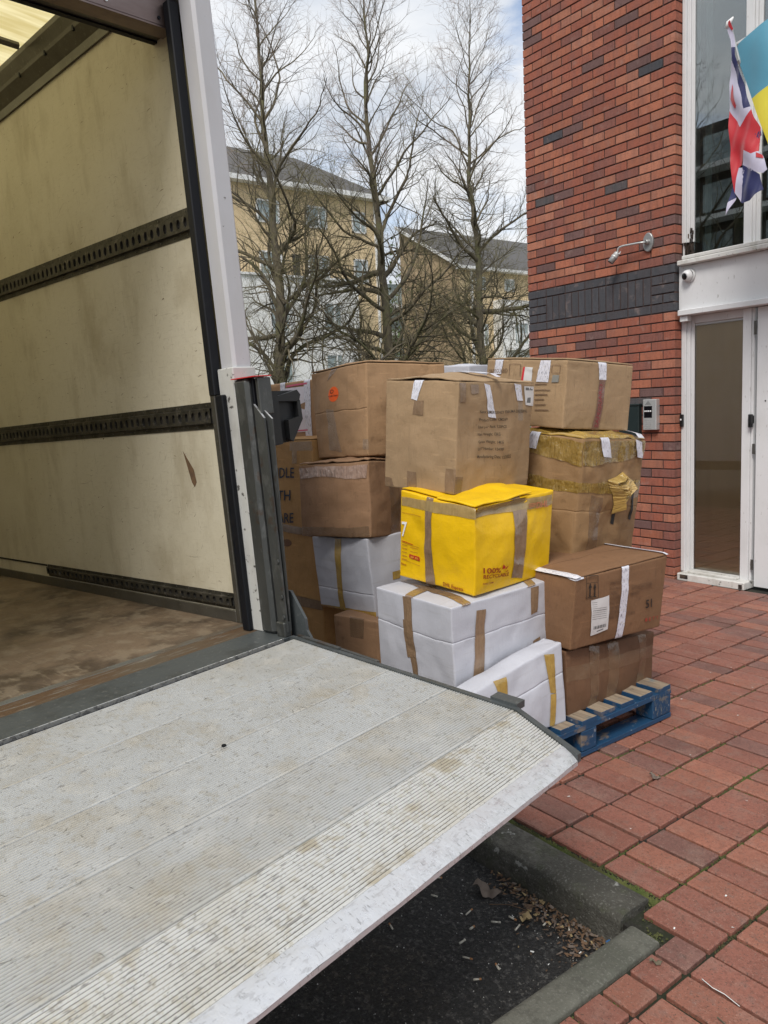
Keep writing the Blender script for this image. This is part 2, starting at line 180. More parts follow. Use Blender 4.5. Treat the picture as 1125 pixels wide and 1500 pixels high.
# ---------------------------------------------------------------- helpers
def inv_loc(parent):
    p=parent; loc=Vector((0,0,0))
    while p is not None: loc+=p.location; p=p.parent
    return loc
class MB:
    def __init__(s): s.v=[];s.f=[];s.m=[];s.u=[]
    def face(s,idx,mi=0,uv=None): s.f.append(tuple(idx)); s.m.append(mi); s.u.append(uv)
    def box(s,a,b,c=0.,mi=0,mtx=None,top=None):
        x0,y0,z0=a;x1,y1,z1=b; o=len(s.v)
        if c<=0:
            P=[(x0,y0,z0),(x1,y0,z0),(x1,y1,z0),(x0,y1,z0),(x0,y0,z1),(x1,y0,z1),(x1,y1,z1),(x0,y1,z1)]
            F=[(0,3,2,1),(4,5,6,7),(0,1,5,4),(1,2,6,5),(2,3,7,6),(3,0,4,7)]
        else:
            P=[];F=[]
            X=(x0,x1);Y=(y0,y1);Z=(z0,z1);ix={}
            for i in (0,1):
                for j in (0,1):
                    for k in (0,1):
                        sx,sy,sz=(c,-c)[i],(c,-c)[j],(c,-c)[k]
                        ix[i,j,k]=len(P); P+= [(X[i],Y[j]+sy,Z[k]+sz),(X[i]+sx,Y[j],Z[k]+sz),(X[i]+sx,Y[j]+sy,Z[k])]
            def q(*t): F.append(t)
            g=lambda i,j,k,a:ix[i,j,k]+a
            for i in (0,1):
                t=(g(i,0,0,0),g(i,1,0,0),g(i,1,1,0),g(i,0,1,0)); F.append(t if i else t[::-1])
                t=(g(0,i,0,1),g(0,i,1,1),g(1,i,1,1),g(1,i,0,1)); F.append(t if i else t[::-1])
                t=(g(0,0,i,2),g(1,0,i,2),g(1,1,i,2),g(0,1,i,2)); F.append(t if i else t[::-1])
            for i in (0,1):
                for j in (0,1):
                    s1=(i+j)%2
                    t=(g(i,j,0,0),g(i,j,1,0),g(i,j,1,1),g(i,j,0,1)); F.append(t if s1 else t[::-1])
                    t=(g(i,0,j,0),g(i,1,j,0),g(i,1,j,2),g(i,0,j,2)); F.append(t[::-1] if s1 else t)
                    t=(g(0,i,j,1),g(1,i,j,1),g(1,i,j,2),g(0,i,j,2)); F.append(t if s1 else t[::-1])
                    for k in (0,1):
                        t=(g(i,j,k,0),g(i,j,k,1),g(i,j,k,2)); F.append(t if (i+j+k)%2 else t[::-1])
        if mtx is not None: P=[tuple(mtx@Vector(p)) for p in P]
        s.v+=P
        for t in F:
            mm=mi
            if top is not None and len(t)==4 and all(abs(P[i][2]-z1)<1e-6 for i in t): mm=top
            s.face([o+i for i in t],mm)
        return s
    def grid(s,fn,nu,nv,mi=0,uvf=None,flip=False):
        o=len(s.v)
        for j in range(nv+1):
            for i in range(nu+1): s.v.append(tuple(fn(i/nu,j/nv)))
        for j in range(nv):
            for i in range(nu):
                a=o+j*(nu+1)+i; q=[a,a+1,a+nu+2,a+nu+1]
                if flip: q=q[::-1]
                uv=None
                if uvf: 
                    uv=[uvf(i/nu,j/nv),uvf((i+1)/nu,j/nv),uvf((i+1)/nu,(j+1)/nv),uvf(i/nu,(j+1)/nv)]
                    if flip: uv=uv[::-1]
                s.face(q,mi,uv)
        return s
    def tube(s,pts,rad,n=8,mi=0,cap=True):
        o=len(s.v); k=len(pts); pts=[Vector(p) for p in pts]
        ref=Vector((.13,.31,.94))
        for i,p in enumerate(pts):
            d=(pts[min(i+1,k-1)]-pts[max(i-1,0)]).normalized()
            a=d.cross(ref)
            if a.length<1e-3: a=d.cross(Vector((1,0,0)))
            a.normalize(); b2=d.cross(a); r=rad[i] if isinstance(rad,(list,tuple)) else rad
            for j in range(n):
                t=2*math.pi*j/n; s.v.append(tuple(p+a*(math.cos(t)*r)+b2*(math.sin(t)*r)))
        for i in range(k-1):
            for j in range(n):
                a=o+i*n+j; b=o+i*n+(j+1)%n; s.face((a,b,b+n,a+n)[::-1],mi)
        if cap and n>2:
            s.face([o+j for j in range(n)],mi); s.face([o+(k-1)*n+j for j in range(n)][::-1],mi)
        return s
    def build(s,name,mats,parent=None,smooth=False,loc=None,local=False):
        if not isinstance(mats,(list,tuple)): mats=[mats]
        me=bpy.data.meshes.new(name)
        off=Vector((0,0,0))
        if not local:
            if parent is not None: off=inv_loc(parent)
            if loc is not None: off=off+Vector(loc)-(inv_loc(parent) if parent is not None else Vector((0,0,0)))
        me.from_pydata([(v[0]-off[0],v[1]-off[1],v[2]-off[2]) for v in s.v] if off.length else s.v,[],s.f)
        for mt in mats: me.materials.append(MATS[mt] if isinstance(mt,str) else mt)
        if len(mats)>1: me.polygons.foreach_set('material_index',s.m)
        if any(u is not None for u in s.u):
            ul=me.uv_layers.new(name='UVMap'); fl=[]
            for f,u in zip(s.f,s.u):
                for i in range(len(f)): fl+= list(u[i]) if u is not None else [0,0]
            ul.data.foreach_set('uv',fl)
        if smooth: me.polygons.foreach_set('use_smooth',[True]*len(me.polygons))
        me.update()
        ob=bpy.data.objects.new(name,me); COL.objects.link(ob)
        if parent is not None:
            ob.parent=parent
            if loc is not None: ob.location=Vector(loc)-inv_loc(parent)
        elif loc is not None: ob.location=loc
        return ob
def thing(name,label,cat,loc=(0,0,0),group=None):
    o=bpy.data.objects.new(name,None); COL.objects.link(o); o.location=loc; o.empty_display_size=.1
    o['label']=label; o['category']=cat
    if group: o['group']=group
    return o
def tag(o,label,cat,group=None):
    o['label']=label; o['category']=cat
    if group: o['group']=group
    return o
def struct(o): o['kind']='structure'; return o
def stuff(o): o['kind']='stuff'; return o
TXT={}
def text_mesh(s):
    if s in TXT: return TXT[s]
    cu=bpy.data.curves.new('t','FONT'); cu.body=s; cu.size=1; cu.offset=.012; cu.resolution_u=2
    ob=bpy.data.objects.new('t',cu); COL.objects.link(ob); dg=bpy.context.evaluated_depsgraph_get(); me=ob.evaluated_get(dg).to_mesh()
    v=[tuple(p.co) for p in me.vertices]; f=[tuple(p.vertices) for p in me.polygons]
    bpy.data.objects.remove(ob); bpy.data.curves.remove(cu)
    x0=min(p[0] for p in v);x1=max(p[0] for p in v);y0=min(p[1] for p in v);y1=max(p[1] for p in v)
    y0=min(y0,0) if y0<-.1 else 0
    TXT[s]=([((p[0]-x0)/(x1-x0),(p[1])/(max(y1,.6))) for p in v],f); return TXT[s]
# ================================================================ setting: ground, road, pavement, kerbs
g=MB(); g.face([0,1,2,3]); g.v=[(-300,-300,-.14),(300,-300,-.14),(300,300,-.14),(-300,300,-.14)]
struct(g.build('ground','terrain'))
g=MB(); g.grid(lambda u,v:(-14+18.0*u,-12+8.08*v,-.108+.006*noise.noise(Vector((u*9,v*5,0)))),60,40)
struct(g.build('road','asphalt',smooth=True))
pav=MB(); pav.box((-9,-3.82,-.13),(14,6.5,-.018)); pav.box((4.06,-12,-.13),(14,-3.8,-.0181))
pav.box((3.957,-3.94,-.13),(4.0601,-3.8202,-.0182)); pave=struct(pav.build('pavement','joint_dirt'))
# kerb stones
def kerb(x0,x1,y0,y1,m,rnd,axis='x',n=36):
    k=MB(); prof=[(0,-.13),(.001,-.06),(.003,-.026),(.006,-.013),(.012,-.006),(.021,-.002),(.032,0),(.06,0),(.10,0),(.128,-.002),(.132,-.008),(.132,-.13)]
    def fn(u,v):
        i=min(int(round(v*(len(prof)-1))),len(prof)-1); a,z=prof[i]
        s=x0+(x1-x0)*u; y=y0+a/.132*(y1-y0)
        nn=noise.noise(Vector((s*9,y*9,z*9)))*.005+noise.noise(Vector((s*40,y*40,z*40)))*.0015
        p=(s,y+nn*(1 if a<.03 else 0),z+nn*.35*(z>-.1)) 
        return p if axis=='x' else (y+nn*0,s,z+nn*.4*(z>-.1))
    k.grid(fn,n,len(prof)-1,flip=(axis!='x'))
    nv=len(prof); 
    for e in (0,n):
        q0=len(k.v); k.v+=[k.v[j*(n+1)+e] for j in range(nv)]; idx=[q0+j for j in range(nv)]; k.face(idx if e==0 else idx[::-1])
    return k
for i,(a,b2) in enumerate([(3.05,3.948),(2.13,3.042),(1.21,2.122),(.29,1.202),(-.63,.282)]):
    struct(kerb(a,b2,-3.945,-3.80,'kerb_stone',0).build('kerb_stone','kerb_stone',smooth=True))
struct(kerb(-4.86,-3.945,3.976,4.082,'kerb_flat',0,'y').build('kerb_stone','kerb_flat',smooth=True))
struct(kerb(-5.80,-4.868,3.976,4.082,'kerb_flat',0,'y').build('kerb_stone','kerb_flat',smooth=True))
# pavers: stack bonded clay pavers, long side along X
PX,PY,OX,OY=.2265,.1136,3.741,-3.310
PM={}
def paver_mesh(w,d,mi):
    w=round(w*500)/500; d=round(d*500)/500; k=(w,d,mi)
    if k not in PM:
        b=MB(); b.box((-w/2,-d/2,-.035),(w/2,d/2,0),.0042); me=bpy.data.meshes.new('paver'); me.from_pydata(b.v,[],b.f); me.materials.append(MATS[('paver_red','paver_orange','paver_plum')[mi]]); PM[k]=me
    return PM[k]
cells=[]
for i in range(-46,22):
    for j in range(-75,34):
        x0,x1=OX+i*PX+.0074+R.uniform(-.0012,.0012),OX+(i+1)*PX-.0074+R.uniform(-.0012,.0012); y0,y1=OY+j*PY+.0060+R.uniform(-.001,.001),OY+(j+1)*PY-.0060+R.uniform(-.001,.001)
        if y1>0.0: continue
        if y0<-3.80:
            if y0<-3.9 and x0<4.09<x1: x0=4.092
            elif x1<3.96: continue
            elif x0<3.96: continue
            if y0<-3.9 and x1<4.09: continue
            if y1-y0<.02: continue
        if y0<-3.81 and x1<3.96: continue
        cx_,cy_=(x0+x1)/2,(y0+y1)/2
        q=project((cx_,cy_,0)); q2=project((cx_,y1,0)); 
        vis=q[2]>.1 and -20<q[0]<1160 and q[1]<1540 and not (cx_<3.12 and cy_<-2.6) and not(cx_<2.4 and cy_<-.9 ) and cx_>1.5
        ar=(x1-x0)*(y1-y0)/(q[2]**3) if vis else 0
        cells.append((ar,x0,x1,y0,y1))
cells.sort(reverse=True)
rest=MB(); 
for k,(ar,x0,x1,y0,y1) in enumerate(cells):
    mi=R.choices((0,1,2),(5,4,3))[0]; cx_,cy_=(x0+x1)/2,(y0+y1)/2
    dz=-.0005-R.random()**2*.006
    if k<298 and ar>0:
        o=bpy.data.objects.new('paver',paver_mesh(x1-x0,y1-y0,mi)); COL.objects.link(o); o.parent=pave
        o.location=(cx_+R.uniform(-.001,.001),cy_+R.uniform(-.001,.001),dz); o.rotation_euler=(R.uniform(-.008,.008),R.uniform(-.008,.008),R.uniform(-.008,.008))
    else: rest.box((x0,y0,-.035),(x1,y1,dz),0 if ar==0 else .0035,mi)
stuff(rest.build('pavers',['paver_red','paver_orange','paver_plum'],parent=pave))
# moss in the joints
ms=MB()
def blob(mb,x,y,z,r,mi=0):
    o=len(mb.v); h=r*R.uniform(.5,1.1)
    for k in range(5):
        t=k*1.2566+R.random(); mb.v.append((x+math.cos(t)*r*R.uniform(.6,1.2),y+math.sin(t)*r*R.uniform(.6,1.2),z-.002))
    mb.v.append((x+R.uniform(-r,r)*.3,y+R.uniform(-r,r)*.3,z+h))
    for k in range(5): mb.face((o+k,o+(k+1)%5,o+5),mi)
for k in range(42000):
    if R.random()<.5:
        i=R.randint(-8,6); x=OX+i*PX+R.gauss(0,.0035); y=R.uniform(-4.6,-.6)
    else:
        j=R.randint(-12,22); y=OY+j*PY+R.gauss(0,.003); x=R.uniform(2.0,5)
    if y<-3.8 and x<4.09: continue
    d=noise.noise(Vector((x*1.6,y*1.6,3)))+.35*noise.noise(Vector((x*7,y*7,1)))+ .30*math.exp(-((y+3.3)/.9)**2)-.12
    if d<-.08: continue
    blob(ms,x,y,-.013,R.uniform(.0016,.0042)*(1+max(0,d)))
for k in range(5200):
    x=R.uniform(2.6,3.97); y=-3.797+abs(R.gauss(0,.010))-.004
    if noise.noise(Vector((x*6,0,7)))>-.25: blob(ms,x,y,-.009,R.uniform(.002,.006))
for (cx_,cy_) in ((3.98,-3.80),(4.0,-3.83),(4.19,-3.42),(4.197,-3.31),(4.2,-3.53),(3.74,-2.85),(3.97,-3.2),(4.05,-3.95)):
    for k in range(150): blob(ms,cx_+R.gauss(0,.012),cy_+R.gauss(0,.02),-.010,R.uniform(.002,.005))
stuff(ms.build('moss','moss')); COL.objects['moss']['label']='green moss growing in the joints between the pavers'
# ================================================================ brick pier of the office building
bw=thing('brick_wall','red and purple brick wall with a dark blue brick band, left of the white entrance','brick wall',(0,0,0))
c=MB(); c.box((.006,.006,-.1),(1.564,5.0,7.2)); c.build('mortar_core','mortar',parent=bw)
BM={}
def brick_mesh(sx,sz,mi,depth=.10):
    k=(round(sx,3),round(sz,3),mi)
    if k not in BM:
        b=MB(); b.box((-sx/2,0,-sz/2),(sx/2,depth,sz/2),.0022); me=bpy.data.meshes.new('brick'); me.from_pydata(b.v,[],b.f); me.materials.append(MATS[BR[mi][0]]); BM[k]=me
    return BM[k]
Z0=2.565; bl=[]
def rc():
    return R.choices(range(7),(26,34,18,14,6,1.2,.7))[0]
def addb(x0,x1,z0,z1,mi): bl.append((x0,x1,z0,z1,mi))
J=.0052
for nrow in range(-35,62):
    z0=Z0+nrow*.075; z1=z0+.075
    if nrow in (-2,-3,-4):
        for (a,b2) in ((0,.225),(1.35,1.57)):
            if nrow==-3: addb(a+J,b2-J,z0+J,z1-J,6)
            else:
                mdl=(a+b2)/2; addb(a+J,mdl-J,z0+J,z1-J,6); addb(mdl+J,b2-J,z0+J,z1-J,6)
        if nrow==-4:
            for s in range(15): addb(.225+s*.075+J,.225+(s+1)*.075-J,z0+J,z0+.225-J,6)
        continue
    xs=[0]+([.225*k for k in range(1,7)] if nrow%2 else [.1125+.225*k for k in range(0,7)])+[1.57]
    for a,b2 in zip(xs[:-1],xs[1:]):
        addb(a+(J if a>0 else 0),b2-(J if b2<1.57 else 0),z0+J,z1-J,6 if nrow in(-1,-5) else rc())
def bvis(b):
    q=project(((b[0]+b[1])/2,0,(b[2]+b[3])/2))
    if not(-10<q[1]<1500): return 0
    if q[1]>532 and q[0]<915: return 0
    if q[1]>630 and q[0]<935: return 0
    return (b[1]-b[0])*(b[3]-b[2])/q[2]**2
bl.sort(key=bvis,reverse=True); restb=MB(); cnt=0
for b in bl:
    x0,x1,z0,z1,mi=b; pr=R.uniform(-.0035,.0)
    if cnt<298 and bvis(b)>0:
        cnt+=1; o=bpy.data.objects.new('brick',brick_mesh(x1-x0,z1-z0,mi)); COL.objects.link(o); o.parent=bw; o.location=((x0+x1)/2,pr,(z0+z1)/2)
    else: restb.box((x0,pr,z0),(x1,.1,z1),.0022,mi)
stuff(restb.build('bricks',[x[0] for x in BR],parent=bw))
# building body behind (office block shell)
# ================================================================ glazed entrance
en=thing('glazed_entrance','white painted timber shopfront with tall window, fascia and door, right of the brick wall','entrance',(1.575,.085,0))
F0=.085
e=MB()
def mould(mb,xs,z0,z1):
    for x0,x1,y0 in xs: mb.box((x0,y0,z0),(x1,.2,z1),.003)
mould(e,[(1.574,1.612,F0),(1.6125,1.640,F0+.018),(1.6405,1.668,F0+.034)],.05,2.145); e.build('frame_post','paint_white',parent=en)
e=MB(); mould(e,[(1.574,1.606,F0),(1.6065,1.634,F0+.016),(1.6345,1.662,F0+.03)],2.72,7.0); e.box((1.574,F0+.02,2.60),(1.59,.2,2.72)); e.build('frame_post','paint_white',parent=en)
e=MB(); e.box((1.592,F0+.035,2.598),(1.655,.19,2.722)); 
for k in range(26):
    x=R.uniform(1.578,1.655); z=R.uniform(2.60,2.80); e.box((x,F0+R.uniform(0,.03),z),(x+R.uniform(.004,.012),.15,z+R.uniform(.02,.07)),.001)
rw=e.build('rotten_corner','rotten_wood',parent=en); rw['label']='rotted black corner of the window frame'
e=MB(); mould(e,[(2.09,2.155,F0),(2.1555,2.175,F0+.012)],.05,2.145); e.build('mullion','paint_white',parent=en)
e=MB(); mould(e,[(2.085,2.145,F0+.0),(2.1455,2.165,F0+.012),(2.1655,2.195,F0+.028)],2.60,7.0); e.build('mullion','paint_white',parent=en)
e=MB(); mould(e,[(3.05,3.10,F0),(3.1005,3.16,F0+.02)],2.60,7.0); e.build('mullion','paint_white',parent=en)
e=MB(); e.box((1.6685,F0+.03,2.085),(2.0895,.2,2.145),.003); e.box((1.6685,F0+.05,2.065),(2.0895,.2,2.0845),.002); e.build('head_rail','paint_white',parent=en)
e=MB(); e.box((1.575,.045,2.192),(4.6,.2,2.535),.004); e.build('fascia_board','paint_white',parent=en)
e=MB(); e.box((1.592,-.012,2.536),(4.6,.2,2.574),.006); e.box((1.628,-.004,2.5745),(4.6,.2,2.606),.006); e.build('window_sill','paint_dirty',parent=en)
e=MB(); e.box((1.594,-.004,2.146),(4.6,.2,2.191),.005); e.box((1.60,.02,2.10),(1.668,.08,2.1455),.003); e.build('lower_beam','paint_white',parent=en)
e=MB(); e.box((1.60,-.012,-.01),(2.178,.2,.052),.006); e.box((1.668,.035,.0525),(2.088,.2,.072),.004); e.build('threshold','paint_dirty',parent=en)
e=MB(); e.box((1.63,-.016,.012),(1.70,-.0125,.044),.001); e.build('chipped_patch','rotten_wood',parent=en)
e=MB(); e.box((2.135,-.016,.0),(2.165,-.0125,.035),.001); e.build('chipped_patch','rotten_wood',parent=en)
e=MB(); e.box((1.664,.127,.07),(2.092,.131,2.07)); e.build('glass_pane','glass_door',parent=en)
e=MB(); e.box((1.658,.127,2.60),(2.09,.131,7)); e.build('glass_pane','glass_window',parent=en)
e=MB(); e.box((2.19,.127,2.60),(3.06,.131,7)); e.build('glass_pane','glass_window',parent=en)
e=MB(); e.box((3.15,.127,2.60),(4.5,.131,7)); e.build('glass_pane','glass_window',parent=en)
dr=MB(); dr.box((2.205,F0-.002,.012),(3.10,.14,2.142),.003); dr=dr.build('door','paint_white',parent=en)
for z0,z1 in ((1.943,2.044),(1.047,1.125),(.144,.225)):
    h=MB(); h.tube([(2.190,F0-.006,z0),(2.190,F0-.006,z1)],.006,8); h.box((2.180,F0-.006,z0),(2.2,F0-.0025,z1)); h.build('hinge','hinge_steel',parent=dr)
e=MB(); e.box((2.158,F0-.035,1.25),(2.182,F0-.0005,1.35),.004); e.box((2.168,F0-.05,1.28),(2.192,F0-.0005,1.34),.003); e.build('door_contact','black_plastic',parent=en)
e=MB(); e.tube([(2.275,F0-.004,1.447),(2.275,F0-.0025,1.447)],.006,10); e.build('key_hole','black_plastic',parent=dr)
e=MB(); e.box((2.14,F0-.004,.20),(2.15,F0,.26)); 
e=MB(); e.box((3.11,F0,.0),(3.18,.2,2.145),.003); e.build('frame_post','paint_white',parent=en)
e=MB(); e.box((3.19,F0+.04,.0),(4.6,.2,2.145),.003); e.build('side_panel','paint_white',parent=en)
# inside: added tan board imitating the reflection in the lower glass, curtains and a dim room above
e=MB(); e.box((1.655,.148,.07),(2.10,.16,2.09)); e.build('reflection_board','reflection_tan',parent=en)
e=MB(); 
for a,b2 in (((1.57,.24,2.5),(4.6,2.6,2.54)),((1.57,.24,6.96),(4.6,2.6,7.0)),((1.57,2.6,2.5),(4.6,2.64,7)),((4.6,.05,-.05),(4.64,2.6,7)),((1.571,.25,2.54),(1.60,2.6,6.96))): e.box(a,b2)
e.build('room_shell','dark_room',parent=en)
e=MB(); e.grid(lambda u,v:(1.68+.055*u,.24+.006*math.sin(u*9),2.6+4.2*v),6,2); e.build('blind','blind',parent=en)
e=MB(); e.grid(lambda u,v:(1.90+.17*u+(.07*(1-v)*u if v<1 else 0)-.03*v,.30+.02*math.sin(u*30),2.58+.62*v),20,4); e.build('curtain','curtain',parent=en)
# small black push button on the brick return
t=thing('push_button','small black push button on the frame post beside the keypad panel','push button',(1.59,.08,1.31))
e=MB(); e.box((1.573,.064,1.262),(1.602,F0-.0005,1.362),.004); e.build('housing','black_plastic',parent=t)
e=MB(); e.tube([(1.586,.0635,1.32),(1.586,.060,1.32)],.007,10); e.build('button','white',parent=t)
# dome camera on the fascia
t=thing('dome_camera','white turret security camera on the left end of the white fascia','security camera',(1.66,.045,2.45))
def lathe(mb,origin,axis,prof,n=24,mi=0):
    ax=Vector(axis).normalized(); a=ax.cross(Vector((.2,.1,.97))).normalized(); b2=ax.cross(a); o=len(mb.v); origin=Vector(origin)
    for (r,h) in prof:
        for k in range(n):
            t_=2*math.pi*k/n; mb.v.append(tuple(origin+ax*h+a*(r*math.cos(t_))+b2*(r*math.sin(t_))))
    for i in range(len(prof)-1):
        for k in range(n):
            q=o+i*n+k; p=o+i*n+(k+1)%n; mb.face((q,q+n,p+n,p)[::-1] if False else (q,p,p+n,q+n),mi)
    return mb
ax=(-.25,-1,-.05)
e=lathe(MB(),(1.672,.044,2.452),(0,-1,0),[(0,0),(.052,0),(.052,.012),(.049,.018),(.044,.020)]); e.build('base_ring','paint_white',parent=t,smooth=True)
cdir=Vector((-.22,-.93,-.25)).normalized()
prof=[(.042*math.sin(a_),-.042*math.cos(a_)) for a_ in [i*math.pi/2/6+math.pi/2*0.2 for i in range(6)]]
e=lathe(MB(),Vector((1.668,.020,2.452))+cdir*.0,cdir,[(.044,-.01),(.044,.008),(.041,.020),(.034,.030),(.027,.036),(.026,.034)]); e.build('eyeball','paint_white',parent=t,smooth=True)
e=lathe(MB(),Vector((1.668,.020,2.452)),cdir,[(.026,.0345),(.022,.037),(.012,.039),(0,.040)]); e.build('lens','black_gloss',parent=t,smooth=True)
# sensor lamp on an arm
t=thing('arm_camera','grey tube camera on a bent arm on the wall above the blue brick band','wall camera',(1.335,0,2.77))
e=MB(); o=[]
ell=[(.048*math.cos(a_),.075*math.sin(a_)) for a_ in [2*math.pi*k/28 for k in range(28)]]
def plate(mb,cx,cz,sh,y0,y1,sc=1.0):
    o=len(mb.v); n=len(sh)
    for y,s_ in ((y0,1),(y1+.004,1),(y1,.93)):
        for (a_,b_) in sh: mb.v.append((cx+a_*s_,y,cz+b_*s_))
    for r_ in (0,1):
        for k in range(n): mb.face((o+r_*n+k,o+r_*n+(k+1)%n,o+(r_+1)*n+(k+1)%n,o+(r_+1)*n+k))
    mb.face([o+2*n+k for k in range(n)]); return mb
plate(e,1.335,2.768,ell,-.001,-.022); e.build('wall_plate','metal_grey',parent=t)
e=lathe(MB(),(1.335,-.02,2.768),(0,-1,0),[(.024,0),(.022,.018),(.016,.03),(.012,.032)]); e.build('boss','metal_grey',parent=t,smooth=True)
# the arm leaves the plate outwards, then runs left parallel to the wall and turns down
arm=[(1.335,-.04,2.765),(1.325,-.062,2.765),(1.30,-.075,2.766),(1.22,-.082,2.768),(1.14,-.086,2.770),(1.112,-.088,2.766),(1.098,-.09,2.752),(1.094,-.091,2.735),(1.094,-.092,2.715)]
e=MB(); e.tube(arm,.0085,10); e.build('arm','metal_light',parent=t,smooth=True)
hd=Vector((-.045,-.04,-.075)).normalized(); h0=Vector((1.092,-.092,2.722))
e=lathe(MB(),h0,hd,[(0,-.006),(.018,-.004),(.024,.004),(.026,.03),(.0285,.031),(.0285,.046),(.026,.047)]); e.build('head','metal_light',parent=t,smooth=True)
e=lathe(MB(),h0,hd,[(.026,.047),(.027,.09),(.022,.094),(.021,.085),(0,.085)]); e.build('lens_hood','metal_grey',parent=t,smooth=True)
e=MB(); e.tube([h0+Vector((.02,0,-.01)),h0+Vector((.035,-.002,.005))],[.008,.003],8); e.build('clamp_screw','paint_white',parent=t)
# intercom
t=thing('intercom','silver door entry panel with keypad on the brick wall','intercom',(1.37,0,1.37))
e=MB(); e.box((1.305,-.052,1.243),(1.432,-.0005,1.497),.004); e.build('housing','metal_light',parent=t)
e=MB(); e.box((1.317,-.0535,1.345),(1.394,-.0525,1.442),.0003); e.build('display_window','black_gloss',parent=t)
for k in range(4):
    e=MB(); e.box((1.323+k*.0175,-.056,1.394),(1.335+k*.0175,-.0538,1.406),.001); e.build('call_button','white',parent=t)
for r_ in range(5):
    for k in range(4):
        e=MB(); e.tube([(1.331+k*.0155,-.0523,1.330-r_*.0165),(1.331+k*.0155,-.055,1.330-r_*.0165)],.005,8); e.build('key','metal_light',parent=t)
e=MB(); e.face([0,1,2]); e.v=[(1.325,-.0526,1.452),(1.388,-.0526,1.452),(1.356,-.0526,1.486)]; e.build('speaker_grille','metal_grey',parent=t)
t=thing('post_box','dark green metal box on the brick wall, half hidden behind the top carton','wall box',(1.17,0,1.33))
e=MB(); e.box((1.06,-.05,1.19),(1.262,-.0005,1.448),.004); e.build('housing','box_green',parent=t)
e=MB(); e.box((1.055,-.056,1.4485),(1.267,-.0005,1.465),.003); e.build('lid','box_green',parent=t)
# ================================================================ flags
def fold(x,z):
    return .030*math.sin(x*17+z*3)+.008*math.sin(x*41-z*6)+.012*math.sin(z*16+x*9)
t=thing('blue_yellow_flag','blue and yellow flag hanging from a pole over the white entrance','flag',(2.5,-.7,3.6))
def uk(u,v):  # v 0 top .. 1 bottom
    a=Vector((2.437+ .93*u,-.7,3.686+.30*u)); d=Vector((2.437+.305*(v**1.05)+(.62+.10*v)*u*1.5 ,-.7,3.686+.30*u-(.83-.10*u)*v))
    p=d; p.y=-.7-.05*u+fold(p.x*.9,p.z*.8)*(.35+u); return p
def ubuild(nm,m,v0,v1):
    e=MB(); e.grid(lambda u,v:uk(u,v0+(v1-v0)*v),60,24); e.build(nm,m,parent=t,smooth=True)
ubuild('blue_half','flag_blue',0,.415); ubuild('yellow_half','flag_yellow',.415,1)
e=MB(); e.tube([(2.43,-.705,3.69),(3.4,-.40,4.02),(4.2,.1,4.3)],.013,10); e.build('pole','metal_light',parent=t)
t=thing('union_flag','furled union flag hanging limp from a short pole beside the blue and yellow flag','flag',(2.42,-.72,3.7))
FLAG={"uk_red": [[[2.423, 3.3093], [2.5068, 3.1811], [2.5822, 3.2636], [2.6004, 3.2149], [2.6362, 3.1395], [2.602, 3.1122], [2.6141, 3.0817], [2.6286, 3.0451], [2.6362, 2.9998], [2.5864, 2.9976], [2.5387, 3.0329], [2.5159, 2.9512], [2.492, 2.941], [2.4757, 2.7891], [2.4563, 2.8723], [2.4424, 3.01], [2.4323, 3.1352]], [[2.4491, 3.4591], [2.481, 3.3179], [2.4716, 3.3013], [2.4344, 3.3714]], [[2.6225, 2.9951], [2.6528, 2.9737], [2.66, 2.9523], [2.6253, 2.964]], [[2.4206, 3.8257], [2.4446, 3.8322], [2.4584, 3.7787], [2.4513, 3.7708]]], "uk_navy": [[[2.4555, 3.6298], [2.4796, 3.6102], [2.5761, 3.2816], [2.5411, 3.2768], [2.4585, 3.5803]], [[2.522, 2.9496], [2.5842, 2.911], [2.6409, 2.8601], [2.6655, 2.7648], [2.5729, 2.7213], [2.5192, 2.7172], [2.5069, 2.7279], [2.5343, 2.9242]], [[2.602, 3.1122], [2.6364, 3.1266], [2.6439, 3.0922], [2.6165, 3.0788]], [[2.4629, 2.8371], [2.4834, 2.7592], [2.4395, 2.7358]], [[2.4465, 3.6741], [2.4789, 3.6618], [2.4796, 3.6102], [2.4555, 3.6298]]], "uk_white": [[[2.4584, 3.5857], [2.5411, 3.2768], [2.5761, 3.2816], [2.5822, 3.2636], [2.5068, 3.1811], [2.423, 3.3093], [2.4308, 3.4764], [2.4512, 3.5883]], [[2.5387, 3.0329], [2.5864, 2.9976], [2.6362, 2.9998], [2.6225, 2.9951], [2.6253, 2.964], [2.66, 2.9523], [2.6528, 2.9737], [2.6743, 2.9193], [2.6864, 2.8784], [2.6638, 2.8628], [2.5939, 2.892], [2.522, 2.9496]], [[2.492, 2.941], [2.5342, 2.9298], [2.5069, 2.7279], [2.4757, 2.7891]], [[2.4395, 2.7392], [2.4834, 2.7592], [2.4788, 2.7435], [2.4305, 2.6584]], [[2.4047, 3.8375], [2.4205, 3.8387], [2.4206, 3.8257], [2.4513, 3.7708], [2.4736, 3.7034], [2.4813, 3.6609], [2.4477, 3.6736], [2.44, 3.7163]]]}
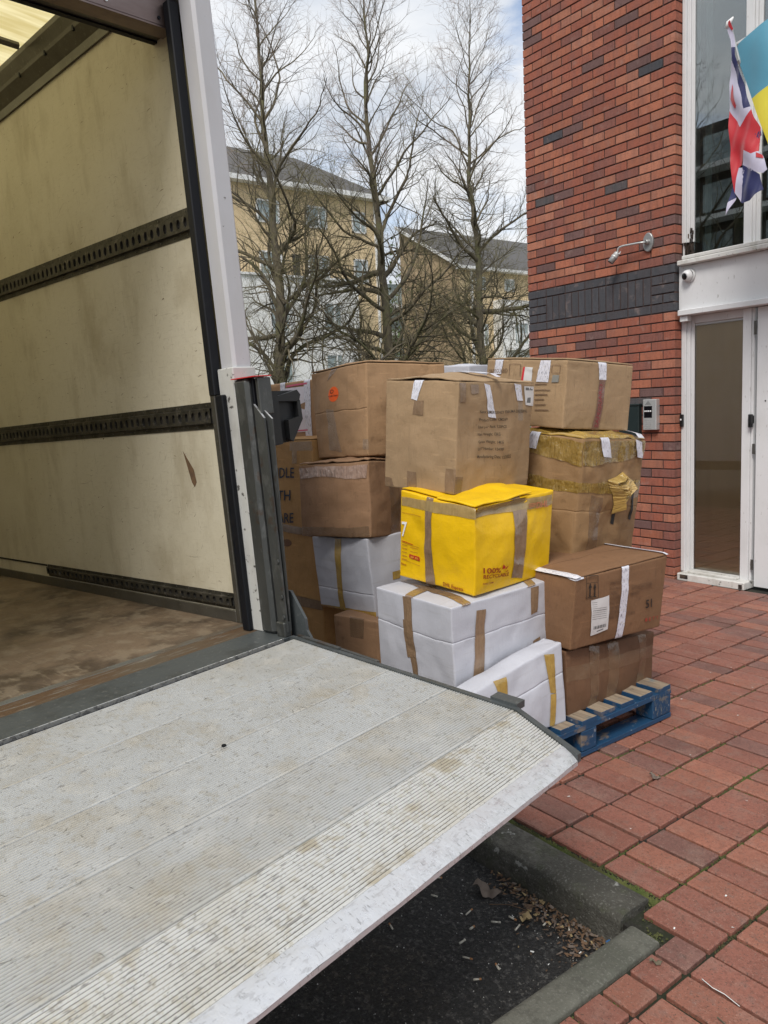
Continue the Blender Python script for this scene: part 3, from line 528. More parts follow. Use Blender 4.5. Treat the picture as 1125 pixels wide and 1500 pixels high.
def cloth_poly(name,m,poly,off,parent):
    bm=bmesh.new(); vs=[bm.verts.new((x,0,z)) for x,z in poly]; bm.faces.new(vs); bmesh.ops.triangulate(bm,faces=bm.faces[:])
    for k in range(4):
        ed=[e for e in bm.edges if e.calc_length()>.018]
        if ed: bmesh.ops.subdivide_edges(bm,edges=ed,cuts=1); bmesh.ops.triangulate(bm,faces=bm.faces[:])
    for v in bm.verts:
        x,z=v.co.x,v.co.z
        v.co.y=-.74+off+.014*math.sin(x*30+z*5)+.006*math.sin(x*70-z*22)+.006*math.sin(z*26+x*30)
    bm.normal_update()
    me=bpy.data.meshes.new(name)
    for v in bm.verts: v.co-=parent.location
    bm.to_mesh(me); bm.free(); me.materials.append(MATS[m]); me.polygons.foreach_set('use_smooth',[True]*len(me.polygons))
    o=bpy.data.objects.new(name,me); COL.objects.link(o); o.parent=parent; return o
for k in ('uk_red','uk_navy','uk_white'):
    for i,pl_ in enumerate(FLAG[k]):
        cloth_poly({'uk_red':'red_cloth','uk_navy':'navy_cloth','uk_white':'white_cloth'}[k],k,pl_,-.004 if (k=='uk_red' and i>0) else 0,t)
e=MB(); e.tube([(2.424,-.735,3.835),(2.47,-.70,3.60),(2.56,-.45,3.2),(2.70,.1,2.62)],.011,10); e.build('pole','metal_light',parent=t)
e=MB(); e.tube([(2.418,-.74,3.80),(2.426,-.742,3.83),(2.455,-.74,3.852)],[.016,.017,.004],8); e.build('finial','white',parent=t,smooth=True)
# ================================================================ removal van with tail lift
van=thing('luton_van','box van seen from behind with its ribbed aluminium tail lift lowered','van')
VM=Matrix(((0.9820199,-0.1870488,-0.0254872,2.301),(0.1860976,0.9818842,-0.0356531,-4.318),(0.0316943,0.0302689,0.9990392,.649),(0,0,0,1)))
van.matrix_world=VM
VP=van
def vb(name,m,mb,parent=None,smooth=False): return mb.build(name,m,parent=parent or VP,smooth=smooth,local=True)
W=-2.06
# floor, walls
e=MB(); e.grid(lambda u,v:(-4.2+4.235*u,W+(-W)*v,0),40,20); vb('load_floor','van_floor',e)
e=MB(); e.box((-4.2,0,-.02),(.0,.035,2.585)); vb('side_wall','grp_panel',e)
e=MB(); e.box((-4.2,W-.035,-.02),(.0,W,2.585)); vb('side_wall','grp_panel',e)
e=MB(); e.box((-4.24,W-.03,-.02),(-4.2,.03,2.70)); vb('bulkhead','grp_panel',e)
e=MB(); e.box((.0005,-.012,.0),(.032,.03,2.33),.003); vb('corner_trim','alu_dark',e)
e=MB(); e.box((.0005,W-.03,.0),(.032,W+.012,2.33),.003); vb('corner_trim','alu_dark',e)
# patches and scratches that stand out on the wall
e=MB(); e.v=[(-.245,-.0008,.716),(-.18,-.0008,.60),(-.205,-.0008,.585)]
e.v=[(-.262,-.0009,.738),(-.195,-.0009,.655),(-.185,-.0009,.60),(-.205,-.0009,.578),(-.222,-.0009,.60)]; e.face([0,1,2,3,4][::-1]); tp=vb('torn_patch','leaf_brown',e); tp['label']='dark brown torn patch low on the inside wall'
e=MB()
for k in range(760):
    x=-R.random()**1.0*3.0-.03; z=R.uniform(.15,2.45); L_=R.uniform(.005,.045); a_=R.choice((R.uniform(-.4,.3),R.uniform(1.2,1.9),R.uniform(.3,1.2))); th=R.uniform(.0004,.0014)
    if R.random()<.07: L_=R.uniform(.006,.02); th=R.uniform(.002,.005)
    elif R.random()<.05: L_=R.uniform(.06,.16); th=.0007
    dx,dz=math.cos(a_)*L_,math.sin(a_)*L_; o=len(e.v); bend=R.uniform(-.006,.006)
    e.v+=[(x,-.0006,z),(x+dx/2-dz*.1,-.0006,z+dz/2+bend+th),(x+dx,-.0006,z+dz),(x+dx/2-dz*.1,-.0006,z+dz/2+bend-th)]; e.face((o,o+1,o+2,o+3))
stuff(vb('wall_scuffs','leaf_brown',e))
# cargo rails with round holes
def rail(x0,x1,z0,z1,slope=0.):
    H=z1-z0; f=MB()
    # flanges as folded strips
    def zz(x,z): return z+slope*(-x)
    def strip(za,ya,zb,yb):
        f.grid(lambda u,v:(x0+(x1-x0)*u,ya+(yb-ya)*v,zz(x0+(x1-x0)*u,za+(zb-za)*v)),24,1)
    fl=.20*H
    strip(z0,-.003,z0+fl,-.003); strip(z0+fl,-.003,z0+fl+.002,-.016); strip(z1-fl-.002,-.016,z1-fl,-.003); strip(z1-fl,-.003,z1,-.003); strip(z0,-.0002,z0,-.003); strip(z1,-.003,z1,-.0002)
    rim=z0+fl+.002; rt=z1-fl-.002
    p=.05; nn=int((x1-x0)/p); c0=(rim+rt)/2; hr=.0135; hh=(rt-rim)*.36; y=-.016
    for k in range(nn):
        cx=x1-.03-k*p; a=len(f.v)
        oc=[(cx+.5*p*sx,zz(cx,c0)+sz*(rt-rim)/2) for sx,sz in ((1,0),(1,1),(0,1),(-1,1),(-1,0),(-1,-1),(0,-1),(1,-1))]
        ic=[(cx+hr*math.cos(q*math.pi/4),zz(cx,c0)+min(hh,.02)*math.sin(q*math.pi/4)) for q in range(8)]
        for (x,z) in oc: f.v.append((x,y,z))
        for (x,z) in ic: f.v.append((x,y,z))
        for (x,z) in ic: f.v.append((x,y+.008,z))
        for q in range(8):
            f.face((a+q,a+(q+1)%8,a+8+(q+1)%8,a+8+q)); f.face((a+8+q,a+8+(q+1)%8,a+16+(q+1)%8,a+16+q))
    r_=vb('cargo_rail','rail_steel',f)
    h=MB(); h.grid(lambda u,v:(x0+(x1-x0)*u,-.006,zz(x0+(x1-x0)*u,rim+(rt-rim)*v)),24,1); vb('rail_shade','hole_shade',h,parent=r_)  # dark sheet added behind the holes to give their shade
    h=MB()
    for k in range(int((x1-x0)/.1)):
        cx=x1-.04-k*.1
        for z in (z0+fl*.5,z1-fl*.5): h.tube([(cx,-.003,zz(cx,z)),(cx,-.0055,zz(cx,z))],.0035,6)
    stuff(vb('rivets','alu_dark',h,parent=r_))
    return r_
rail(-1.82,-.008,.055,.124); rail(-4.1,.0,.822,.930,.004); rail(-4.1,.012,1.588,1.700,.026)
e=MB(); e.box((-4.1,-.004,.112),(-1.83,-.0005,.122)); e.box((-4.1,-.004,.030),(-1.83,-.0005,.040)); vb('groove_shade','hole_shade',e)  # dark strips drawn for the shade of two grooves in the wall
e=MB(); e.box((-4.2,-.010,.0),(-.002,-.0005,.050),.002); vb('kick_strip','alu_dark',e)
# threshold strips
e=MB(); e.box((.035,W,-.06),(.075,-.02,.001),.001); vb('sill_strip','lip_alu',e)
e=MB(); e.box((.0755,W,-.06),(.19,-.03,-.0005)); vb('sill_strip','rust_strip',e)
e=MB(); e.box((.1905,W,-.13),(.385,-.028,.0015),.003); vb('rear_sill','grey_paint',e)
e=MB(); e.box((.3853,W,-.012),(.3885,-.075,.003),.0008); vb('sill_edge','bright_edge',e)
e=MB(); e.box((.3888,W,-.12),(.412,-.07,-.012)); vb('sill_gap_shade','rubber',e)  # black strip put in for the shade of the gap before the platform
# rear frame posts both sides
for s in (0,1):
    fx=(lambda y:y) if s==0 else (lambda y:W-y)
    def yb(a,b2): 
        p,q=fx(a),fx(b2); return (min(p,q),max(p,q))
    y0,y1=yb(-.028,.062); e=MB(); e.box((.115,y0,.985),(.21,y1,2.75),.012); vb('rear_post','van_white',e)
    y0,y1=yb(-.050,.062); e=MB(); e.box((.125,y0,.0),(.225,y1,1.05 if s==0 else 1.05),.004); vb('rear_post','van_white_chipped',e)
    y0,y1=yb(.0,.045); e=MB(); e.box((.033,y0,.0),(.112,y1,2.75)); vb('post_filler','alu_dark',e)
    y0,y1=yb(-.0735,-.0505); e=MB(); e.box((.125,y0,.0),(.170,y1,.95),.004); vb('seal_strip','rubber',e)
    y0,y1=yb(-.072,-.0285); e=MB(); e.box((.082,y0,.95),(.122,y1,2.40),.004); vb('seal_strip','rubber',e)
    # lift column
    y0,y1=yb(-.064,.0); e=MB(); e.box((.232,y0,.002),(.318,y1,1.0),.014); cl=vb('lift_column','galv',e)
    y0,y1=yb(-.045,.005); e=MB(); e.box((.319,y0,.01),(.334,y1,.995),.002); vb('slot_shade','rubber',e,parent=cl)  # black strip standing in for the shade inside the slot
    y0,y1=yb(-.05,.012); e=MB(); e.box((.353,y0,.86),(.372,y1,.997),.003); vb('column_flange','galv',e,parent=cl)
    y0,y1=yb(-.066,.013); e=MB(); e.box((.228,y0,1.0005),(.375,y1,1.004)); vb('red_cap','red_marker',e,parent=cl)
    for (xa,xb,xc,ya,yb_,zt) in ((.335,.388,.388,-.054,-.046,.90),(.345,.412,.385,-.036,-.030,.895)):
        y0,y1=yb(ya,yb_); e=MB(); o=0
        e.v=[(xa,y0,.02),(xc,y0,.02),(xb,y0,zt-.055),(xa,y0,zt),(xa,y1,.02),(xc,y1,.02),(xb,y1,zt-.055),(xa,y1,zt)]
        for f in ((0,1,2,3),(7,6,5,4),(1,5,6,2),(3,2,6,7),(0,4,5,1),(0,3,7,4)): e.face(f)
        pl_=vb('slide_plate','galv',e)
        e=MB(); e.v=[(xa,y0-.0004,zt+.001),(xb,y0-.0004,zt-.054),(xb,y1+.0004,zt-.054),(xa,y1+.0004,zt+.001)]; e.face((0,1,2,3)); vb('cut_edge','bright_edge',e,parent=pl_)
    for z in (.08,.16,.30):
        yy=fx(-.0545); e=MB(); e.tube([(.378,yy,z),(.378,yy-(.006 if s==0 else -.006),z)],.008,8); vb('bolt','galv',e)
    y0,y1=yb(-.066,-.03); e=MB(); e.box((.335,y0,.0),(.385,y1,.06),.004); vb('hinge_block','rubber' if 0 else 'galv',e)
    # gusset plate
    y0,y1=yb(.0,.012); e=MB(); pr=[(.345,-.05),(.345,.17),(.365,.17),(.435,.065),(.437,.02),(.455,-.005),(.47,-.04)]
    e.v=[(x,y0,z) for x,z in pr]+[(x,y1,z) for x,z in pr]; n_=len(pr); e.face(range(n_)); e.face([n_+k for k in range(n_)][::-1])
    for k in range(n_): e.face((k,n_+k,n_+(k+1)%n_,(k+1)%n_))
    vb('gusset','grey_paint',e)
# black lamp housing on the near post
def prism(prof,x0,x1):
    e=MB(); n_=len(prof); e.v=[(x0,y,z) for y,z in prof]+[(x1,y,z) for y,z in prof]; e.face(range(n_)[::-1]); e.face([n_+k for k in range(n_)])
    for k in range(n_): e.face((k,(k+1)%n_,n_+(k+1)%n_,n_+k))
    return e
lb=vb('lamp_housing','black_plastic',prism([(.0,.735),(.115,.745),(.175,.83),(.175,.925),(.16,.945),(.0,.945)],.25,.318))
for pr in ([(.0,.735),(.06,.74),(.06,.945),(.0,.945)],[(.06,.925),(.16,.945),(.175,.925),(.165,.90),(.06,.905)],[(.155,.905),(.17,.905),(.175,.83),(.115,.745),(.10,.755),(.10,.83),(.155,.84)]):
    vb('housing_rim','black_plastic',prism(pr,.3185,.345),parent=lb)
# header beam, channel, roof rail, roof
e=MB(); e.box((-.12,W,2.345),(.0,.0,2.60),.004); vb('header_beam','alu_dark',e)
e=MB(); e.box((-.105,W,2.338),(-.08,-.002,2.3445)); vb('beam_bead','rubber',e)
e=MB()
for bx in (((.001,W,2.315),(.075,-.03,2.322)),((.070,W,2.3225),(.077,-.03,2.43)),((.040,W,2.4305),(.077,-.03,2.437)),((.034,W,2.4375),(.040,-.03,2.52))): e.box(*bx)
hc=vb('header_channel','header_metal',e)
for k in range(9):
    e=MB(); y=-.09-k*.21; e.tube([(.077,y,2.345),(.0815,y,2.345)],.0065,8); vb('rivet','bright_edge' if k%2 else 'rubber',e,parent=hc)
for s in (0,1):
    fx=(lambda y:y) if s==0 else (lambda y:W-y)
    pr=[(-.001,2.500),(-.012,2.500),(-.016,2.535),(-.05,2.585),(-.055,2.60),(-.075,2.645),(-.078,2.665),(-.001,2.70)]
    e=MB(); n_=len(pr); e.v=[(-4.2,fx(y),z) for y,z in pr]+[(-.121,fx(y),z) for y,z in pr]
    for k in range(n_): e.face((k,n_+k,n_+(k+1)%n_,(k+1)%n_))
    rr_=vb('roof_rail','alu_dark',e)
    for k in range(14):
        x=-.35-k*.28; e=MB(); e.box((x,fx(-.05)-.004,2.575),(x+.012,fx(-.05)+.004,2.60)); vb('rail_clip','rubber',e,parent=rr_)
e=MB(); e.grid(lambda u,v:(-4.2+4.4*u,W*v,2.685+.05*math.sin(math.pi*v)),20,12); vb('roof_panel','grp_roof',e,smooth=True)
for k in range(4):
    x=-1.05-k*.95; e=MB(); e.tube([(x,-.10,2.655),(x,-.4,2.67),(x,-1.0,2.69),(x,-1.7,2.67),(x,W+.1,2.655)],.016,6); vb('roof_bow','alu_dark',e)
e=MB(); e.box((-.11,W-.03,2.605),(.22,.06,2.76),.02); vb('header_cap','van_white',e)
for s in (0,1):
    y=0.0355 if s==0 else W-.0955
    e=MB(); e.box((-4.2,y,-.02),(.11,y+.06 if s else y+.012,2.72),.008); vb('outer_skin','van_white',e)
e=MB(); e.box((-4.2,W+.1,-.16),(.18,-.1,-.02)); vb('chassis','rubber',e)
for y in (-.22,W+.22):
    e=MB(); e.tube([(-1.3,y-.1,-.44),(-1.3,y+.1,-.44)],.33,28); wl=vb('wheel','tyre',e)
# tail lift platform: five ribbed planks and a smooth tip
ca,sa=.9966,-.0824
PO=Vector((.42,-.052,.001))
def P_(lat,lng,h=0): # platform coordinates to van coordinates
    return (PO[0]+lng*ca-h*sa, PO[1]+lat, PO[2]+lng*sa+h*ca)
YL=-2.0
def edge(lng): return 0.0 if lng<1.0 else -.0-(lng-1.0)/.272*.128
PLK=[(0.004,.2475,.0085),(.2505,.4975,.0085),(.5005,.7455,.0088),(.7485,.997,.0093),(1.0005,1.214,.0102)]
for (a_,b2,pitch) in PLK:
    e=MB(); prof=[]; x=a_; prof+=[(a_,-.02),(a_,-.0025),(a_+.0016,-.0004)]
    nr=int((b2-a_-.006)/pitch); st=(b2-a_-.006)/nr; x=a_+.003
    rh=.0026
    for k in range(nr):
        prof+=[(x,-rh),(x+st*.28,-rh),(x+st*.42,0),(x+st*.84,0)]; x+=st
    prof+=[(b2-.003,-.0004),(b2-.0014,-.0004),(b2,-.0025),(b2,-.02)]
    o=0
    for (q,h) in prof:
        e.v.append(P_(YL,q,h)); e.v.append(P_(YL*.5,q,h)); e.v.append(P_(edge(q)-.006,q,h))
    for k in range(len(prof)-1):
        for c_ in (0,1): e.face((3*k+c_,3*k+3+c_,3*k+4+c_,3*k+c_+1),1 if prof[k][1]==-rh and prof[k+1][1]==-rh else 0)
    vb('platform_plank',['platform_clean' if a_>.99 else 'platform_alu','groove_dirt'],e)
e=MB()
def tipf(u,v):
    q=1.2145+.062*v; lat=YL+(edge(q)-.004-YL)*u; wob=.0015*noise.noise(Vector((lat*30,q*40,0)))
    return P_(lat,q+(.002*noise.noise(Vector((lat*9,0,5))) if v==1 else 0),-.0005-.012*v*v+wob)
e.grid(tipf,160,5); e.grid(lambda u,v:P_(YL+(edge(1.2765)-.004-YL)*u,1.2765,-.0125-.012*v),60,1); vb('platform_tip','tip_alu',e,smooth=True)
e=MB()
for k in range(110):
    lg=R.uniform(.05,1.15); la=R.uniform(-1.95,-.05); a_=R.gauss(.1,.5)+(math.pi/2 if R.random()<.25 else 0); L_=R.uniform(.01,.05); th=R.uniform(.0003,.0009)
    if lg+L_>1.19: continue
    l2,g2=la+math.sin(a_)*L_,lg+math.cos(a_)*L_; 
    if l2>-.05 or g2>1.2 or g2<.02: continue
    o=len(e.v); dx,dy=(g2-lg)/L_,(l2-la)/L_
    mx_,my_=(la+l2)/2+R.uniform(-.004,.004),(lg+g2)/2
    e.v+=[P_(la,lg,.0007),P_(mx_+dx*th,my_-dy*th,.0007),P_(l2,g2,.0007),P_(mx_-dx*th,my_+dy*th,.0007)]; e.face((o,o+1,o+2,o+3))
stuff(vb('scratches','groove_dirt',e))
e=MB(); e.v=[P_(YL,.0,-.02),P_(-.003,.0,-.02),P_(-.003,1.0,-.02),P_(-.13,1.27,-.02),P_(YL,1.27,-.02),P_(YL,.0,-.045),P_(-.003,.0,-.045),P_(-.003,1.0,-.045),P_(-.13,1.27,-.022),P_(YL,1.27,-.022)]
for f in ((0,1,2,3,4),(9,8,7,6,5),(0,5,6,1),(1,6,7,2),(2,7,8,3),(3,8,9,4),(4,9,5,0)): e.face(f)
vb('platform_frame','galv',e)
# edge rail along the right side
e=MB(); rt=[(-.02,.0),(1.0,.0),(1.275,-.129)]
def er(lng0,lat0,lng1,lat1,w_=.014,zt=.004,zb=-.05,zb2=None):
    zb2=zb if zb2 is None else zb2
    o=len(e.v); e.v+=[P_(lat0-.004,lng0,zt),P_(lat0+w_,lng0,zt),P_(lat0+w_,lng0,zb),P_(lat0-.004,lng0,zb),P_(lat1-.004,lng1,zt),P_(lat1+w_,lng1,zt),P_(lat1+w_,lng1,zb2),P_(lat1-.004,lng1,zb2)]
    for f in ((0,1,5,4),(1,2,6,5),(2,3,7,6),(3,0,4,7),(0,3,2,1),(4,5,6,7)): e.face([o+k for k in f])
er(-.02,.0,1.0,.0); er(1.0,0,1.275,-.129,.014,.004,-.05,-.02); vb('platform_side_rail','grey_paint',e)
e=MB(); er(.03,.0155,.23,.0155,.012,.010,-.03); vb('torsion_strip','galv',e)
e=MB(); er(-.01,.029,.42,.020,.010,.004,-.012); vb('lift_arm','galv',e)
e=MB(); er(.90,.0155,.995,.0155,.040,.012,-.01); vb('latch_bracket','grey_paint',e)
e=MB(); e.tube([P_(-.69,.50,.0),P_(-.69,.50,.003)],.007,8); vb('bolt_head','rubber',e)
# ================================================================ blue pallet
pt=thing('pallet','blue painted wooden pallet under the stacked cartons','pallet',(2.70,-3.15,0))
PX0,PX1,PY0,PY1=2.20,3.205,-3.745,-2.548
def pb(n_,a,b2,m,top=None,c=.0012):
    e=MB(); e.box(a,b2,c,0,None,1 if top else None)
    # rough up
    e.v=[(v[0]+noise.noise(Vector(v)*13)*.003,v[1]+noise.noise(Vector(v)*11+Vector((5,0,0)))*.003,v[2]+noise.noise(Vector(v)*9)*.0015) for v in e.v]
    return e.build(n_,[m,top] if top else m,parent=pt)
for k in range(9):
    y=PY0+k*(PY1-PY0-.098)/8; xo=R.uniform(-.008,.004); pb('deck_board',(PX0,y,.139),(PX1+xo-.004,y+.098+R.uniform(-.006,.003),.160),'pallet_blue','pallet_wood')
for x in (PX0,2.655,PX1-.095): 
    pb('stringer_board',(x,PY0,.116),(x+.095,PY1,.1385),'pallet_blue'); pb('base_board',(x,PY0,.0),(x+.095,PY1,.021),'pallet_blue')
for x in (PX0,2.655,PX1-.097):
    for (y,wd) in ((PY0,.145),(-3.20,.10),(PY1-.145,.145)): pb('block',(x,y,.0215),(x+.096,y+wd,.1155),'pallet_blue',None,.005)
e=MB()
for k in range(46):
    y=-2.695+R.uniform(0,.12); z=R.uniform(.03,.125); a_=R.uniform(.8,1.9); L_=R.uniform(.008,.022); o=len(e.v); yy=y+math.cos(a_)*L_; z2=z+math.sin(a_)*L_
    e.v+=[(3.2068,y,z),(3.2068,yy,z2),(3.2068,yy+.0018,z2+.0004),(3.2068,y+.0018,z+.0004)]; e.face((o,o+1,o+2,o+3))
stuff(e.build('chalk_scribble','greyprint',parent=pt))
# ================================================================ cartons
BX={
 'B1':{"Nb": [3.1218, -3.189, 0.1545], "Nt": [3.1036, -3.1782, 0.4395], "Rb": [3.0746, -2.51, 0.1231], "Rt": [3.0706, -2.4867, 0.3769], "Lb": [2.7193, -3.2168, 0.1461], "Lt": [2.7082, -3.1993, 0.4175], "Bb": [2.6791, -2.5314, 0.1003], "Bt": [2.668, -2.514, 0.3717]},
 'B2':{"Nb": [3.1364, -3.1858, 0.4549], "Nt": [3.1806, -3.192, 0.7733], "Rb": [3.183, -2.6086, 0.4492], "Rt": [3.2267, -2.61, 0.7925], "Lb": [2.6764, -3.1558, 0.4549], "Lt": [2.7206, -3.162, 0.7733], "Bb": [2.723, -2.5786, 0.4492], "Bt": [2.7667, -2.58, 0.7925]},
 'B3':{"Nb": [2.889, -2.8782, 0.7648], "Nt": [2.9455, -2.8371, 1.3409], "Rb": [2.8455, -2.345, 0.7372], "Rt": [2.904, -2.3035, 1.3023], "Lb": [2.4426, -2.9103, 0.8132], "Lt": [2.4989, -2.8704, 1.3848], "Bb": [2.4002, -2.3768, 0.7801], "Bt": [2.4565, -2.3369, 1.3517]},
 'B4':{"Nb": [2.8133, -2.8367, 1.3858], "Nt": [2.8394, -2.816, 1.7045], "Rb": [2.8459, -2.3741, 1.3512], "Rt": [2.8683, -2.3578, 1.6721], "Lb": [2.2389, -2.7955, 1.4281], "Lt": [2.2646, -2.7747, 1.7501], "Bb": [2.2695, -2.3351, 1.3958], "Bt": [2.2954, -2.3144, 1.7162]},
 'B5':{"Nb": [2.9931, -3.716, 0.1599], "Nt": [3.0007, -3.732, 0.7208], "Rb": [2.9892, -3.098, 0.1771], "Rt": [2.9971, -3.1136, 0.7385], "Lb": [2.4899, -3.7194, 0.1669], "Lt": [2.4978, -3.7348, 0.7288], "Bb": [2.486, -3.1014, 0.184], "Bt": [2.4939, -3.1169, 0.7454]},
 'B6':{"Nb": [3.15, -3.7798, 0.161], "Rb": [3.155, -3.2393, 0.161], "Nt": [3.13, -3.7798, 0.4044], "Rt": [3.125, -3.2282, 0.501], "Lb": [3.05, -3.7798, 0.161], "Lt": [3.03, -3.7798, 0.4044], "Bb": [3.055, -3.2393, 0.161], "Bt": [3.025, -3.2282, 0.501]},
 'B7':{"Nb": [2.9814, -3.5861, 0.7392], "Nt": [3.0176, -3.6005, 1.1045], "Rb": [2.9303, -3.0825, 0.7454], "Rt": [2.9728, -3.084, 1.1302], "Lb": [2.5468, -3.6328, 0.772], "Lt": [2.5862, -3.6377, 1.1611], "Bb": [2.4992, -3.1214, 0.7921], "Bt": [2.5382, -3.129, 1.1707]},
 'B8':{"Nb": [2.8396, -3.5461, 1.1465], "Nt": [2.868, -3.5292, 1.6167], "Rb": [2.7375, -3.0011, 1.1287], "Rt": [2.7713, -2.9762, 1.6011], "Lb": [2.4402, -3.6184, 1.1699], "Lt": [2.4688, -3.6003, 1.644], "Bb": [2.3402, -3.0698, 1.1556], "Bt": [2.3694, -3.051, 1.6286]},
 'B12':{"Nb": [2.3662, -3.6129, -0.0001], "Nt": [2.3637, -3.6134, 0.5143], "Rb": [2.2606, -3.1242, -0.0001], "Rt": [2.2582, -3.1247, 0.5142], "Lb": [2.051, -3.681, -0.0016], "Lt": [2.0484, -3.6826, 0.508], "Bb": [1.9454, -3.1923, -0.0017], "Bt": [1.943, -3.1927, 0.5127]},
 'B11':{"Nb": [2.2592, -3.5727, 0.5087], "Nt": [2.2341, -3.5882, 0.8989], "Rb": [2.2515, -3.0738, 0.5297], "Rt": [2.2285, -3.088, 0.9126], "Lb": [1.7556, -3.5782, 0.4852], "Lt": [1.7326, -3.5943, 0.8596], "Bb": [1.7489, -3.0794, 0.4993], "Bt": [1.7259, -3.0936, 0.8822]},
 'B10':{"Nb": [2.2605, -3.5823, 0.9063], "Nt": [2.2406, -3.5578, 1.2723], "Rb": [2.1561, -3.1443, 0.8752], "Rt": [2.1337, -3.1234, 1.2399], "Lb": [1.7985, -3.695, 0.8838], "Lt": [1.777, -3.6729, 1.2485], "Bb": [1.6932, -3.258, 0.8534], "Bt": [1.6709, -3.237, 1.2181]},
 'B9':{"Nb": [2.2052, -3.5311, 1.2959], "Nt": [2.1941, -3.5119, 1.7427], "Rb": [2.215, -3.0259, 1.286], "Rt": [2.1962, -3.0173, 1.7329], "Lb": [1.7187, -3.5143, 1.2743], "Lt": [1.6911, -3.5178, 1.7205], "Bb": [1.7201, -3.0204, 1.265], "Bt": [1.7013, -3.0118, 1.7119]},
 'B13':{"Nb": [1.7135, -3.5383, 0.0005], "Nt": [1.6993, -3.5432, 1.3726], "Rb": [1.6911, -2.9387, 0.0024], "Rt": [1.6768, -2.9436, 1.3745], "Lb": [1.2139, -3.557, -0.0048], "Lt": [1.1996, -3.5619, 1.3673], "Bb": [1.1914, -2.9574, -0.0028], "Bt": [1.1772, -2.9623, 1.3692]},
 'B14':{"Nb": [1.5512, -3.3033, 1.3624], "Nt": [1.5493, -3.3133, 1.7098], "Rb": [1.5098, -2.9056, 1.3737], "Rt": [1.508, -2.9156, 1.721], "Lb": [0.9527, -3.3654, 1.3575], "Lt": [0.9509, -3.3764, 1.7003], "Bb": [0.9114, -2.9677, 1.3687], "Bt": [0.9095, -2.9777, 1.716]},
 'B15':{"Nb": [1.9614, -2.637, 1.4503], "Nt": [1.9783, -2.6443, 1.74], "Rb": [1.9205, -2.4427, 1.4573], "Rt": [1.9367, -2.4506, 1.7485], "Lb": [1.7638, -2.679, 1.4608], "Lt": [1.7808, -2.6853, 1.7546], "Bb": [1.7229, -2.4847, 1.4677], "Bt": [1.7398, -2.4915, 1.7592]}}
